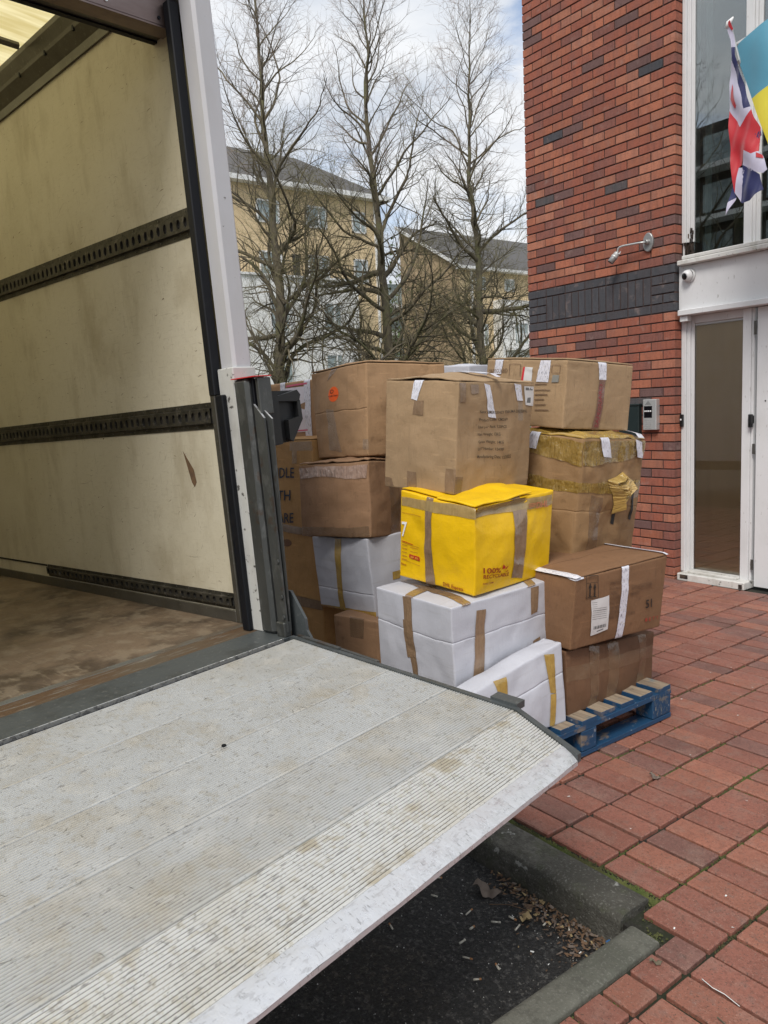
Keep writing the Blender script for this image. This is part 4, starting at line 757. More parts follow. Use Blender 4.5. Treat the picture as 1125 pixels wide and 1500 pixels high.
DEC=[
["B1", "R", "tapec", [[0.001, 0.542], [0.995, 0.521], [0.998, 0.757], [-0.0, 0.759]]],
["B1", "R", "tapec", [[0.2, 0.021], [0.294, 0.006], [0.345, 1.03], [0.24, 1.024]]],
["B1", "R", "tapec", [[0.409, 0.018], [0.514, 0.002], [0.55, 1.029], [0.433, 1.022]]],
["B1", "R", "tapec", [[0.79, 0.007], [0.888, -0.007], [0.882, 1.01], [0.789, 1.001]]],
["B2", "L", "ptape", [[0.672, 1.029], [0.993, 0.979], [0.994, 1.083], [0.653, 1.17]]],
["B2", "R", "ptape", [[-0.021, 0.979], [0.075, 0.984], [0.076, 1.078], [-0.021, 1.082]]],
["B2", "R", "ptape", [[0.473, -0.016], [0.553, -0.014], [0.554, 1.043], [0.476, 1.04]]],
["B2", "T", "ptape", [[0.457, 0.01], [0.541, 0.012], [1.056, 0.683], [0.985, 0.687]]],
["B2", "R", "wlabel", [[0.195, 0.139], [0.366, 0.177], [0.337, 0.67], [0.159, 0.644]]],
["B2", "R", "inkdark", [[0.101, 1.0], [0.217, 0.977], [0.216, 0.983], [0.1, 1.006]]],
["B2", "R", "inkdark", [[0.214, 0.981], [0.222, 0.669], [0.226, 0.667], [0.218, 0.979]]],
["B2", "R", "inkdark", [[0.223, 0.671], [0.112, 0.686], [0.113, 0.68], [0.224, 0.665]]],
["B2", "R", "inkdark", [[0.115, 0.682], [0.102, 1.002], [0.098, 1.004], [0.11, 0.684]]],
["B2", "R", "inkdark", [[0.105, 0.9], [0.218, 0.884], [0.217, 0.889], [0.104, 0.906]]],
["B2", "R", "inkdark", [[0.131, 0.831], [0.135, 0.711], [0.148, 0.706], [0.143, 0.826]]],
["B2", "R", "inkdark", [[0.123, 0.826], [0.154, 0.827], [0.141, 0.891], [0.137, 0.892]]],
["B2", "R", "inkdark", [[0.175, 0.816], [0.179, 0.697], [0.192, 0.692], [0.188, 0.811]]],
["B2", "R", "inkdark", [[0.167, 0.812], [0.198, 0.812], [0.185, 0.876], [0.181, 0.877]]],
["B2", "R", "inkdark", [[0.125, 0.696], [0.204, 0.687], [0.201, 0.698], [0.122, 0.707]]],
["B2", "R", "text:inkfaint:THIS WAY UP", [[0.118, 0.95], [0.201, 0.936], [0.2, 0.962], [0.117, 0.977]]],
["B2", "R", "text:inkfaint:ITEM NO.", [[0.349, 0.803], [0.473, 0.791], [0.471, 0.836], [0.346, 0.849]]],
["B2", "R", "text:inkfaint:P.O NO.", [[0.351, 0.735], [0.465, 0.723], [0.463, 0.768], [0.348, 0.78]]],
["B2", "R", "text:inkfaint:DESC:", [[0.353, 0.666], [0.437, 0.656], [0.434, 0.702], [0.351, 0.711]]],
["B2", "R", "text:inkfaint:COLOUR:", [[0.355, 0.596], [0.47, 0.584], [0.468, 0.63], [0.353, 0.642]]],
["B2", "R", "text:inkfaint:G.W:   KGS", [[0.357, 0.527], [0.473, 0.515], [0.47, 0.561], [0.355, 0.573]]],
["B2", "R", "text:inkfaint:N.W:   KGS", [[0.36, 0.457], [0.464, 0.446], [0.462, 0.492], [0.357, 0.503]]],
["B2", "R", "text:inkfaint:QTY/CTN:", [[0.362, 0.387], [0.477, 0.375], [0.475, 0.421], [0.359, 0.433]]],
["B2", "R", "text:inkfaint:MEAS:   CM", [[0.364, 0.317], [0.469, 0.306], [0.467, 0.352], [0.362, 0.364]]],
["B2", "R", "text:inkfaint:ATTENDING CHAIR", [[0.595, 0.661], [0.83, 0.646], [0.827, 0.686], [0.592, 0.701]]],
["B2", "R", "text:inkfaint:BASKET", [[0.585, 0.587], [0.685, 0.58], [0.682, 0.62], [0.583, 0.627]]],
["B2", "R", "text:inkfaint:CHINA", [[0.576, 0.311], [0.66, 0.313], [0.658, 0.351], [0.574, 0.349]]],
["B2", "R", "inkfaint", [[0.575, 0.715], [0.831, 0.693], [0.83, 0.698], [0.574, 0.721]]],
["B2", "R", "inkfaint", [[0.597, 0.637], [0.83, 0.621], [0.829, 0.626], [0.596, 0.642]]],
["B2", "R", "text:inkdark:51", [[0.778, 0.343], [0.857, 0.336], [0.849, 0.458], [0.77, 0.465]]],
["B2", "R", "text:inkred:I", [[0.795, 0.142], [0.822, 0.14], [0.818, 0.19], [0.792, 0.192]]],
["B2", "R", "text:inkred:E", [[0.843, 0.138], [0.869, 0.136], [0.866, 0.185], [0.84, 0.188]]],
["B2", "R", "text:inkred:T", [[0.889, 0.134], [0.915, 0.132], [0.912, 0.182], [0.885, 0.184]]],
["B2", "R", "text:inkred:Y", [[0.933, 0.13], [0.96, 0.128], [0.957, 0.178], [0.93, 0.18]]],
["B2", "R", "inkdark2", [[0.172, 0.605], [0.219, 0.599], [0.218, 0.604], [0.171, 0.609]]],
["B2", "R", "inkdark2", [[0.174, 0.575], [0.221, 0.57], [0.22, 0.574], [0.173, 0.579]]],
["B2", "R", "inkdark2", [[0.176, 0.545], [0.223, 0.54], [0.222, 0.544], [0.175, 0.549]]],
["B2", "R", "inkdark2", [[0.178, 0.515], [0.324, 0.506], [0.323, 0.51], [0.177, 0.52]]],
["B2", "R", "inkdark2", [[0.181, 0.484], [0.327, 0.474], [0.325, 0.482], [0.179, 0.491]]],
["B2", "R", "inkdark2", [[0.183, 0.456], [0.329, 0.446], [0.328, 0.45], [0.182, 0.46]]],
["B2", "R", "inkdark2", [[0.185, 0.426], [0.331, 0.416], [0.33, 0.42], [0.184, 0.43]]],
["B2", "R", "inkdark2", [[0.187, 0.396], [0.333, 0.386], [0.332, 0.39], [0.186, 0.4]]],
["B2", "R", "inkdark2", [[0.189, 0.365], [0.335, 0.356], [0.334, 0.36], [0.188, 0.37]]],
["B2", "R", "inkdark3", [[0.217, 0.223], [0.214, 0.267], [0.211, 0.268], [0.214, 0.224]]],
["B2", "R", "inkdark3", [[0.228, 0.222], [0.224, 0.266], [0.22, 0.268], [0.223, 0.224]]],
["B2", "R", "inkdark3", [[0.238, 0.222], [0.234, 0.266], [0.228, 0.268], [0.231, 0.224]]],
["B2", "R", "inkdark3", [[0.245, 0.222], [0.242, 0.266], [0.239, 0.267], [0.242, 0.223]]],
["B2", "R", "inkdark3", [[0.256, 0.222], [0.252, 0.266], [0.248, 0.267], [0.251, 0.223]]],
["B2", "R", "inkdark3", [[0.266, 0.221], [0.263, 0.265], [0.256, 0.267], [0.259, 0.223]]],
["B2", "R", "inkdark3", [[0.274, 0.222], [0.27, 0.266], [0.267, 0.267], [0.27, 0.223]]],
["B2", "R", "inkdark3", [[0.284, 0.221], [0.281, 0.265], [0.276, 0.267], [0.279, 0.223]]],
["B2", "R", "inkdark3", [[0.294, 0.221], [0.291, 0.265], [0.284, 0.267], [0.288, 0.223]]],
["B2", "R", "inkdark3", [[0.302, 0.221], [0.299, 0.265], [0.295, 0.266], [0.299, 0.222]]],
["B2", "R", "inkdark3", [[0.312, 0.22], [0.309, 0.265], [0.304, 0.266], [0.307, 0.222]]],
["B2", "R", "inkdark3", [[0.322, 0.22], [0.319, 0.264], [0.313, 0.266], [0.316, 0.222]]],
["B2", "R", "inkdark3", [[0.33, 0.22], [0.327, 0.264], [0.324, 0.266], [0.327, 0.221]]],
["B2", "R", "inkdark3", [[0.34, 0.22], [0.337, 0.264], [0.332, 0.266], [0.335, 0.222]]],
["B2", "R", "inkdark3", [[0.253, 0.182], [0.317, 0.195], [0.314, 0.205], [0.25, 0.192]]],
["B3", "L", "gtape", [[0.326, 0.834], [1.005, 0.772], [0.998, 0.962], [0.299, 1.001]]],
["B3", "R", "gtape", [[0.014, 0.784], [0.989, 0.855], [0.991, 0.988], [0.005, 0.973]]],
["B3", "L", "gtape", [[0.372, 0.546], [0.993, 0.551], [0.995, 0.639], [0.355, 0.65]]],
["B3", "R", "gtape", [[-0.01, 0.56], [0.958, 0.551], [0.96, 0.637], [-0.007, 0.643]]],
["B3", "R", "ctape", [[0.823, 0.464], [0.964, 0.482], [0.992, 0.611], [0.824, 0.604]]],
["B3", "R", "ptape", [[0.262, 0.859], [0.402, 0.853], [0.346, 1.004], [0.212, 0.997]]],
["B3", "R", "ptape", [[0.848, 0.838], [0.945, 0.838], [0.897, 0.975], [0.787, 0.986]]],
["B3", "L", "ptape", [[0.32, 0.875], [0.441, 0.873], [0.453, 1.023], [0.334, 1.02]]],
["B3", "R", "inkblack", [[0.548, 0.277], [0.595, 0.269], [0.583, 0.514], [0.544, 0.515]]],
["B3", "R", "inkblack", [[0.818, 0.282], [0.861, 0.274], [0.89, 0.647], [0.857, 0.599]]],
["B3", "R", "tapec", [[0.217, 0.004], [0.363, -0.02], [0.289, 0.527], [0.134, 0.541]]],
["B4", "L", "text:inkfaint2:SAFEGUARD", [[0.047, 0.785], [0.297, 0.791], [0.295, 0.854], [0.045, 0.849]]],
["B4", "L", "ptape", [[0.113, 0.772], [0.215, 0.764], [0.227, 0.995], [0.122, 0.994]]],
["B4", "L", "wlabel", [[0.5, 0.657], [0.61, 0.651], [0.611, 0.887], [0.502, 0.886]]],
["B4", "L", "red", [[0.49, 0.677], [0.516, 0.678], [0.519, 0.886], [0.498, 0.886]]],
["B4", "L", "ptape", [[0.667, 0.674], [0.809, 0.669], [0.815, 0.99], [0.695, 0.99]]],
["B4", "L", "greyprint", [[0.845, 0.671], [0.923, 0.674], [0.927, 0.783], [0.853, 0.781]]],
["B4", "L", "inkfaint2", [[0.313, 0.921], [0.457, 0.922], [0.457, 0.929], [0.312, 0.928]]],
["B4", "L", "inkfaint2", [[0.454, 0.926], [0.466, 0.739], [0.472, 0.74], [0.46, 0.926]]],
["B4", "L", "inkfaint2", [[0.309, 0.924], [0.321, 0.749], [0.327, 0.749], [0.315, 0.924]]],
["B4", "L", "inkfaint2", [[0.834, 0.926], [0.93, 0.926], [0.929, 0.933], [0.834, 0.932]]],
["B4", "L", "inkfaint2", [[0.927, 0.93], [0.929, 0.814], [0.934, 0.814], [0.932, 0.929]]],
["B4", "L", "inkfaint2", [[0.931, 0.817], [0.838, 0.815], [0.838, 0.809], [0.932, 0.811]]],
["B4", "L", "inkfaint2", [[0.84, 0.812], [0.837, 0.929], [0.831, 0.929], [0.835, 0.812]]],
["B4", "L", "inkfaint2", [[0.656, 0.629], [0.797, 0.635], [0.796, 0.648], [0.655, 0.643]]],
["B4", "L", "inkfaint2", [[0.662, 0.539], [0.845, 0.549], [0.844, 0.562], [0.661, 0.552]]],
["B4", "L", "inkfaint2", [[0.667, 0.47], [0.818, 0.48], [0.817, 0.493], [0.666, 0.484]]],
["B4", "L", "inkfaint2", [[0.672, 0.396], [0.78, 0.404], [0.779, 0.418], [0.671, 0.41]]],
["B4", "L", "inkfaint2", [[0.677, 0.314], [0.807, 0.325], [0.806, 0.338], [0.676, 0.328]]],
["B4", "L", "inkfaint2", [[0.682, 0.237], [0.844, 0.252], [0.843, 0.265], [0.681, 0.251]]],
["B4", "R", "ptape", [[0.47, 0.748], [0.58, 0.746], [0.566, 1.023], [0.441, 1.027]]],
["B4", "R", "redtape", [[0.424, -0.007], [0.527, -0.014], [0.57, 0.745], [0.476, 0.748]]],
["B4", "R", "text:inkred2:SAFEGUARD", [[0.512, 0.036], [0.527, 0.691], [0.481, 0.687], [0.461, 0.035]]],
["B5", "L", "tape", [[0.498, 0.345], [0.571, 0.352], [0.506, 0.995], [0.395, 0.992]]],
["B5", "L", "tape", [[0.431, 0.516], [0.552, 0.532], [0.525, 0.817], [0.405, 0.816]]],
["B5", "R", "tape", [[0.14, 0.342], [0.221, 0.327], [0.303, 0.927], [0.216, 0.934]]],
["B5", "R", "tape", [[0.726, 0.768], [0.797, 0.772], [0.819, 0.98], [0.742, 0.981]]],
["B5", "R", "tape", [[0.72, 0.434], [0.784, 0.443], [0.81, 0.575], [0.732, 0.563]]],
["B5", "T", "tape", [[0.079, -0.179], [0.149, -0.195], [0.309, 1.074], [0.221, 1.048]]],
["B5", "T", "tape", [[-0.012, 0.573], [-0.01, 0.475], [0.264, 0.544], [0.271, 0.674]]],
["B5", "T", "tape", [[0.695, -0.052], [0.768, -0.056], [0.898, 0.23], [0.801, 0.185]]],
["B6", "R", "gtape2", [[0.823, 0.434], [0.889, 0.395], [0.906, 0.917], [0.795, 0.972]]],
["B6", "R", "gtape2", [[0.803, 0.023], [0.858, 0.008], [0.889, 0.395], [0.822, 0.416]]],
["B6", "R", "gtape2", [[0.291, 0.695], [0.385, 0.69], [0.383, 0.961], [0.255, 0.998]]],
["B7", "L", "tape", [[0.371, -0.011], [0.499, -0.017], [0.466, 1.025], [0.381, 1.032]]],
["B7", "R", "tape", [[0.459, 0.091], [0.609, 0.048], [0.624, 0.982], [0.452, 1.004]]],
["B7", "L", "tapel", [[0.02, 0.833], [1.009, 0.886], [1.002, 1.026], [0.019, 0.93]]],
["B7", "R", "tapel", [[0.03, 0.884], [0.987, 0.838], [0.974, 0.959], [0.028, 1.01]]],
["B7", "T", "tape", [[0.421, 0.003], [0.541, -0.006], [0.612, 0.215], [0.513, 0.247]]],
["B7", "L", "text:white:7", [[0.031, 0.477], [0.115, 0.485], [0.119, 0.656], [0.036, 0.649]]],
["B7", "R", "text:dred:100%", [[0.077, 0.258], [0.281, 0.222], [0.281, 0.285], [0.078, 0.319]]],
["B7", "R", "text:dred:RECYCLABLE", [[0.078, 0.195], [0.402, 0.146], [0.402, 0.192], [0.079, 0.24]]],
["B7", "R", "text:inkred:DHL.COM", [[0.079, 0.125], [0.208, 0.102], [0.208, 0.125], [0.079, 0.147]]],
["B7", "L", "text:dred:DHL Express", [[0.612, 0.028], [0.867, 0.027], [0.868, 0.067], [0.613, 0.068]]],
["B7", "R", "text:inkredf:DHL", [[0.752, 0.848], [0.912, 0.841], [0.91, 0.911], [0.75, 0.918]]],
["B7", "R", "inkredf", [[0.644, 0.91], [0.759, 0.904], [0.757, 0.911], [0.642, 0.917]]],
["B7", "R", "inkredf", [[0.645, 0.894], [0.748, 0.89], [0.746, 0.897], [0.643, 0.9]]],
["B7", "R", "inkredf", [[0.646, 0.877], [0.738, 0.876], [0.735, 0.883], [0.644, 0.884]]],
["B7", "L", "dred2", [[0.157, 0.251], [0.3, 0.248], [0.299, 0.293], [0.157, 0.293]]],
["B7", "L", "text:yellowtext:EXPRESS", [[0.177, 0.257], [0.284, 0.259], [0.284, 0.28], [0.177, 0.278]]],
["B7", "L", "dred2", [[0.034, 0.414], [0.198, 0.41], [0.201, 0.418], [0.037, 0.423]]],
["B7", "L", "inkred", [[0.039, 0.374], [0.119, 0.376], [0.121, 0.381], [0.041, 0.379]]],
["B7", "L", "inkred", [[0.04, 0.332], [0.12, 0.333], [0.121, 0.339], [0.041, 0.337]]],
["B7", "L", "inkred", [[0.04, 0.289], [0.12, 0.291], [0.122, 0.296], [0.042, 0.294]]],
["B7", "L", "inkred", [[0.041, 0.247], [0.121, 0.248], [0.122, 0.254], [0.042, 0.252]]],
["B7", "L", "inkred", [[0.041, 0.209], [0.121, 0.211], [0.122, 0.216], [0.042, 0.214]]],
["B7", "L", "inkred", [[0.163, 0.371], [0.274, 0.374], [0.276, 0.378], [0.164, 0.376]]],
["B7", "L", "inkred", [[0.164, 0.327], [0.275, 0.33], [0.276, 0.334], [0.165, 0.331]]],
["B7", "L", "inkred", [[0.164, 0.281], [0.275, 0.284], [0.276, 0.288], [0.165, 0.286]]],
["B7", "L", "inkred", [[0.039, 0.401], [0.298, 0.396], [0.299, 0.4], [0.04, 0.404]]],
["B7", "L", "inkred", [[0.041, 0.2], [0.3, 0.197], [0.301, 0.2], [0.042, 0.203]]],
["B7", "L", "inkred", [[0.032, 0.754], [0.322, 0.761], [0.323, 0.765], [0.033, 0.757]]],
["B7", "L", "text:dred:Please", [[0.034, 0.142], [0.11, 0.143], [0.111, 0.167], [0.035, 0.166]]],
["B7", "R", "dred2", [[0.299, 0.262], [0.341, 0.261], [0.34, 0.282], [0.312, 0.318]]],
["B7", "R", "dred2", [[0.353, 0.241], [0.385, 0.27], [0.371, 0.274], [0.345, 0.26]]],
["B7", "R", "dred2", [[0.35, 0.21], [0.387, 0.21], [0.381, 0.219], [0.35, 0.22]]],
["B7", "T", "text:red:EXPRESS", [[0.234, 0.182], [0.448, 0.13], [0.544, 0.214], [0.317, 0.265]]],
["B8", "R", "text:inkdark4:Name: EMERGENCY TRAUMA DRESSING", [[0.247, 0.727], [0.9, 0.724], [0.898, 0.751], [0.246, 0.752]]],
["B8", "R", "text:inkdark4:Product Code: CM0269", [[0.247, 0.657], [0.62, 0.656], [0.619, 0.683], [0.247, 0.683]]],
["B8", "R", "text:inkdark4:Unit per Pack: 120PCS", [[0.244, 0.589], [0.609, 0.585], [0.608, 0.612], [0.243, 0.615]]],
["B8", "R", "text:inkdark4:Net Weight: 13KG", [[0.244, 0.518], [0.529, 0.514], [0.528, 0.541], [0.244, 0.545]]],
["B8", "R", "text:inkdark4:Gross Weight: 14KG", [[0.243, 0.446], [0.567, 0.443], [0.566, 0.47], [0.242, 0.472]]],
["B8", "R", "text:inkdark4:LOT Number: 12A98F", [[0.237, 0.378], [0.578, 0.375], [0.577, 0.402], [0.237, 0.404]]],
["B8", "R", "text:inkdark4:Manufacturing Date: 12/2022", [[0.234, 0.306], [0.684, 0.301], [0.683, 0.33], [0.234, 0.333]]],
["B8", "L", "ptape", [[0.401, 0.845], [0.483, 0.829], [0.55, 1.035], [0.416, 1.024]]],
["B8", "L", "tape", [[0.428, 0.701], [0.558, 0.694], [0.564, 0.831], [0.445, 0.828]]],
["B8", "L", "tape", [[0.337, 0.009], [0.472, 0.001], [0.487, 0.17], [0.348, 0.179]]],
["B8", "L", "tape", [[0.878, 0.007], [0.995, -0.0], [1.007, 0.226], [0.879, 0.226]]],
["B8", "L", "tapec", [[0.012, 0.011], [0.143, 0.012], [0.106, 0.092], [0.001, 0.094]]],
["B8", "R", "tape", [[0.011, 0.819], [0.073, 0.827], [0.075, 0.992], [0.005, 0.987]]],
["B8", "R", "ptape", [[0.366, 0.698], [0.462, 0.68], [0.377, 0.974], [0.306, 0.989]]],
["B8", "R", "ptape", [[0.759, 0.834], [0.837, 0.834], [0.806, 0.983], [0.711, 0.993]]],
["B8", "R", "wlabel", [[0.875, 0.794], [0.997, 0.785], [0.984, 0.967], [0.852, 0.968]]],
["B8", "R", "tape", [[0.136, 0.897], [0.233, 0.902], [0.233, 0.976], [0.132, 0.974]]],
["B8", "R", "ctape", [[0.776, 0.648], [0.847, 0.647], [0.835, 0.83], [0.773, 0.83]]],
["B8", "R", "inkgrey", [[0.89, 0.816], [0.948, 0.812], [0.948, 0.864], [0.902, 0.864]]],
["B8", "R", "inkgrey", [[0.873, 0.932], [0.97, 0.93], [0.968, 0.956], [0.87, 0.957]]],
["B8", "R", "tapec", [[-0.001, 0.009], [0.084, 0.014], [0.092, 0.153], [0.005, 0.16]]],
["B9", "L", "circle:orange", [[0.366, 0.65], [0.53, 0.636], [0.547, 0.794], [0.386, 0.81]]],
["B9", "L", "text:inkdark:trade item", [[0.38, 0.697], [0.529, 0.698], [0.532, 0.717], [0.384, 0.716]]],
["B9", "L", "ring:inkdark", [[0.401, 0.733], [0.459, 0.728], [0.464, 0.77], [0.407, 0.775]]],
["B9", "L", "ctape", [[0.275, 0.09], [0.512, 0.054], [0.45, 0.55], [0.311, 0.561]]],
["B9", "L", "tapec", [[0.336, 0.871], [0.457, 0.949], [0.588, 1.061], [0.431, 1.063]]],
["B9", "L", "ctape", [[0.923, 0.068], [1.042, 0.064], [1.047, 0.179], [0.929, 0.184]]],
["B10", "L", "pinktape", [[0.022, 0.811], [0.98, 0.797], [0.993, 0.958], [0.004, 0.965]]],
["B10", "L", "tapec", [[0.004, 0.002], [0.988, 0.014], [0.977, 0.144], [-0.001, 0.128]]],
["B10", "R", "tapec", [[0.331, 0.023], [0.485, 0.037], [0.481, 0.724], [0.32, 0.7]]],
["B11", "L", "gtape2", [[0.385, 0.007], [0.486, 0.003], [0.568, 0.991], [0.455, 0.99]]],
["B11", "L", "gtape2", [[-0.006, -0.052], [1.0, -0.018], [1.013, 0.074], [-0.002, 0.02]]],
["B11", "R", "gtape2", [[0.238, 0.427], [0.334, 0.429], [0.345, 0.527], [0.249, 0.523]]],
["B12", "L", "tapec", [[0.351, 0.81], [0.624, 0.814], [0.642, 1.038], [0.341, 1.026]]],
["B13", "L", "text:navy:HANDLE", [[-0.115, 0.839], [0.617, 0.849], [0.632, 0.89], [-0.097, 0.883]]],
["B13", "L", "text:navy:WITH", [[-0.072, 0.742], [0.514, 0.756], [0.529, 0.797], [-0.055, 0.785]]],
["B13", "L", "text:navy:CARE", [[0.078, 0.649], [0.55, 0.664], [0.565, 0.705], [0.095, 0.692]]],
["B13", "L", "tape", [[0.042, 0.622], [0.904, 0.615], [0.914, 0.646], [0.055, 0.654]]],
["B13", "L", "tape", [[0.119, 0.306], [1.0, 0.319], [1.012, 0.357], [0.136, 0.351]]],
["B13", "L", "circle:hole", [[0.253, 0.553], [0.466, 0.561], [0.477, 0.593], [0.265, 0.586]]],
["B13", "L", "ctape", [[0.557, 0.959], [1.124, 0.959], [1.136, 0.997], [0.569, 0.993]]],
["B13", "L", "ctape", [[0.583, 0.906], [0.683, 0.906], [0.702, 0.959], [0.602, 0.959]]],
["B14", "L", "wpaper", [[0.267, 0.125], [0.618, 0.15], [0.671, 0.899], [0.293, 0.907]]],
["B14", "L", "ptape", [[0.575, 0.058], [0.68, 0.048], [0.716, 1.027], [0.618, 1.026]]],
["B14", "L", "ptape", [[0.202, 0.746], [0.289, 0.775], [0.303, 1.015], [0.219, 1.011]]],
["B14", "L", "ptape", [[0.258, 0.028], [0.343, 0.045], [0.438, 0.572], [0.391, 0.576]]],
["B14", "L", "pink", [[0.321, 0.923], [0.666, 0.932], [0.669, 0.961], [0.324, 0.952]]],
["B14", "L", "pink", [[0.382, 0.151], [0.619, 0.165], [0.621, 0.187], [0.384, 0.174]]],
["B14", "L", "hole2", [[0.456, 0.571], [0.603, 0.514], [0.62, 0.638], [0.487, 0.583]]]]
SPEC={ # name: (label, material, bulge, crumple, radius, creases)
'B1':('brown taped carton lying on the pallet at the right, lowest under the carton marked 51','card_dark',.014,.011,.005,{}),
'B2':('brown carton marked 51 with a white shipping label','card_mid',.008,.006,.005,{}),
'B3':('battered tall carton wrapped in glossy yellow tape with a torn tape flap','card_battered',.020,.020,.014,{'L':[.40],'R':[.40]}),
'B4':('plain tan carton on top of the right stack with a red printed strip','card_kraft',.007,.005,.006,{}),
'B5':('large white carton with brown tape bands under the yellow carton','white_card',.009,.008,.005,{'L':[.74],'R':[.74]}),
'B6':('small white carton with gold tape leaning at the front of the pallet','white_card',.012,.010,.005,{'R':[.62]}),
'B7':('bright yellow express courier carton with brown tape bands','yellow_card',.014,.010,.005,{}),
'B8':('tan carton standing on the yellow one, printed with seven lines of text','card_kraft',.014,.010,.005,{}),
'B9':('tan carton with a round orange sticker at the top of the left stack','card_tan',.014,.011,.005,{'L':[.52]}),
'B10':('brown carton with wrinkled shiny tape along its top, under the orange stickered carton','card_brown',.016,.013,.005,{}),
'B11':('white carton with one gold tape band, in the left stack','white_card',.009,.008,.005,{'L':[.28]}),
'B12':('brown carton at the foot of the left stack under the white carton with gold tape','card_brown',.010,.005,.005,{}),
'B13':('tall orange brown carton printed HANDLE WITH CARE behind the van post','card_orange',.006,.003,.005,{}),
'B14':('small carton covered in white paper with pink lines behind the black lamp housing','card_tan',.006,.004,.006,{}),
'B15':('white carton at the back of the load, only its top edge showing','white_card',.009,.008,.005,{}),
}
class Carton:
    def __init__(s,key):
        c={k:Vector(v) for k,v in BX[key].items()}; s.c=c; s.key=key
        s.d=((c['Rb']-c['Nb']).length+(c['Rt']-c['Nt']).length)/2; s.w=((c['Lb']-c['Nb']).length+(c['Lt']-c['Nt']).length)/2; s.h=((c['Nt']-c['Nb']).length+(c['Rt']-c['Rb']).length)/2
        s.lab,s.mat,s.bulge,s.cr,s.rad,s.creases=SPEC[key]; s.seed=Vector((sum(map(ord,key))*3.7,int(key[1:])*7.1,0))
        q=random.Random(key); s.dents={}; nd=3 if s.mat in('white_card',) else 7
        for f in ('L','R','T'):
            s.dents[f]=[]
            for _ in range(nd):
                a=q.choice((q.uniform(-.3,.3),q.uniform(-.9,.9),q.uniform(1.2,1.9))); u=q.random(); v=q.choice((q.random(),q.uniform(0,.12),q.uniform(.88,1)))
                s.dents[f].append((u,v,math.cos(a),math.sin(a),q.uniform(.04,.16),q.choice((1,-1))*q.uniform(.0012,.0035)))
    def tri(s,a,b,r):
        c=s.c; bot=c['Nb'].lerp(c['Rb'],a).lerp(c['Lb'].lerp(c['Bb'],a),b); top=c['Nt'].lerp(c['Rt'],a).lerp(c['Lt'].lerp(c['Bt'],a),b); return bot.lerp(top,r)
    def P(s,face,u,v,off=0.):
        d,w,h=s.d,s.w,s.h
        p={'L':(0,(1-u)*w,v*h),'R':(u*d,0,v*h),'T':(u*d,v*w,h),'BL':(d,u*w,v*h),'BR':((1-u)*d,w,v*h),'D':(u*d,(1-v)*w,0)}[face]; p=Vector(p)
        r=s.rad; q=Vector((min(max(p.x,r),d-r),min(max(p.y,r),w-r),min(max(p.z,r),h-r))); n=(p-q)
        n=n.normalized() if n.length>1e-9 else Vector((0,0,1))
        uc,vc=min(max(u,0),1),min(max(v,0),1)
        bl=s.bulge*16*uc*(1-uc)*vc*(1-vc)
        if face=='D': bl=0
        for cv in s.creases.get(face,()):
            bl-=.003*math.exp(-(((v-cv)*h)/.0022)**2)
        if face in s.dents:
            U_,V_={'L':(w,h),'R':(d,h),'T':(d,w)}[face]
            for (u0,v0,cx_,sx_,ln,am) in s.dents[face]:
                du,dv=(u-u0)*U_,(v-v0)*V_; al=abs(du*cx_+dv*sx_)
                if al<ln:
                    pe=(-du*sx_+dv*cx_)/.007
                    if abs(pe)<3: bl+=am*math.exp(-pe*pe)*(1-al/ln)
        if s.key=='B7' and face=='R':
            a_=(u-.30)/.34; b_=(1.0-v)/.36
            rr_=a_*a_+b_*b_
            if rr_<1: bl-=.030*(1-b_)*(1-rr_)**.25*min(1,(1-v)/.06)*.9
        nn=noise.noise_vector(p*6+s.seed)*s.cr+noise.noise_vector(p*17+s.seed)*s.cr*.35
        e_=min(u,1-u,v,1-v); nn*= .35+.65*min(1,max(0,e_)*6) if face!='D' else .3
        pp=q+n*(r+off+bl)+nn
        return s.tri(pp.x/d,pp.y/w,pp.z/h)
    def build(s):
        c=s.c; base=(c['Nb']+c['Rb']+c['Lb']+c['Bb'])/4
        s.o=thing('carton',s.lab,'cardboard box',base)
        mb=MB()
        def lines(L,extra=()):
            r=s.rad; a=[0,r*.35,r,r*2.2]; n=max(6,int(L/.012)); a+= [r*2.2+(L-4.4*r)*k/n for k in range(1,n)]; a+=[L-r*2.2,L-r,L-r*.35,L]
            for x in extra:
                for t_ in (-.006,-.0025,-.001,0,.001,.0025,.006): a.append(x*L+t_)
            return sorted(set(round(x/L,5) for x in a))
        for f,(U,V) in {'L':(s.w,s.h),'R':(s.d,s.h),'T':(s.d,s.w),'BL':(s.w,s.h),'BR':(s.d,s.h),'D':(s.d,s.w)}.items():
            us=lines(U); vs=lines(V,s.creases.get(f,())); o=len(mb.v)
            for v in vs:
                for u in us: mb.v.append(tuple(s.P(f,u,v)))
            k=len(us); ro=(ord(f[0])%7)*1.3+s.seed.x
            for j in range(len(vs)-1):
                for i in range(k-1):
                    a=o+j*k+i; mb.face((a,a+1,a+k+1,a+k),0,[(us[i]*U+ro,vs[j]*V+s.seed.y),(us[i+1]*U+ro,vs[j]*V+s.seed.y),(us[i+1]*U+ro,vs[j+1]*V+s.seed.y),(us[i]*U+ro,vs[j+1]*V+s.seed.y)])
        b_=mb.build('carton_body',s.mat,parent=s.o,smooth=True)
        bm=bmesh.new(); bm.from_mesh(b_.data); bmesh.ops.remove_doubles(bm,verts=bm.verts,dist=.00025); bm.to_mesh(b_.data); bm.free()
        return s.o
    def quad(s,f,Q,u,v):
        a=[Q[0][i]*(1-u)*(1-v)+Q[1][i]*u*(1-v)+Q[2][i]*u*v+Q[3][i]*(1-u)*v for i in (0,1)]; return a
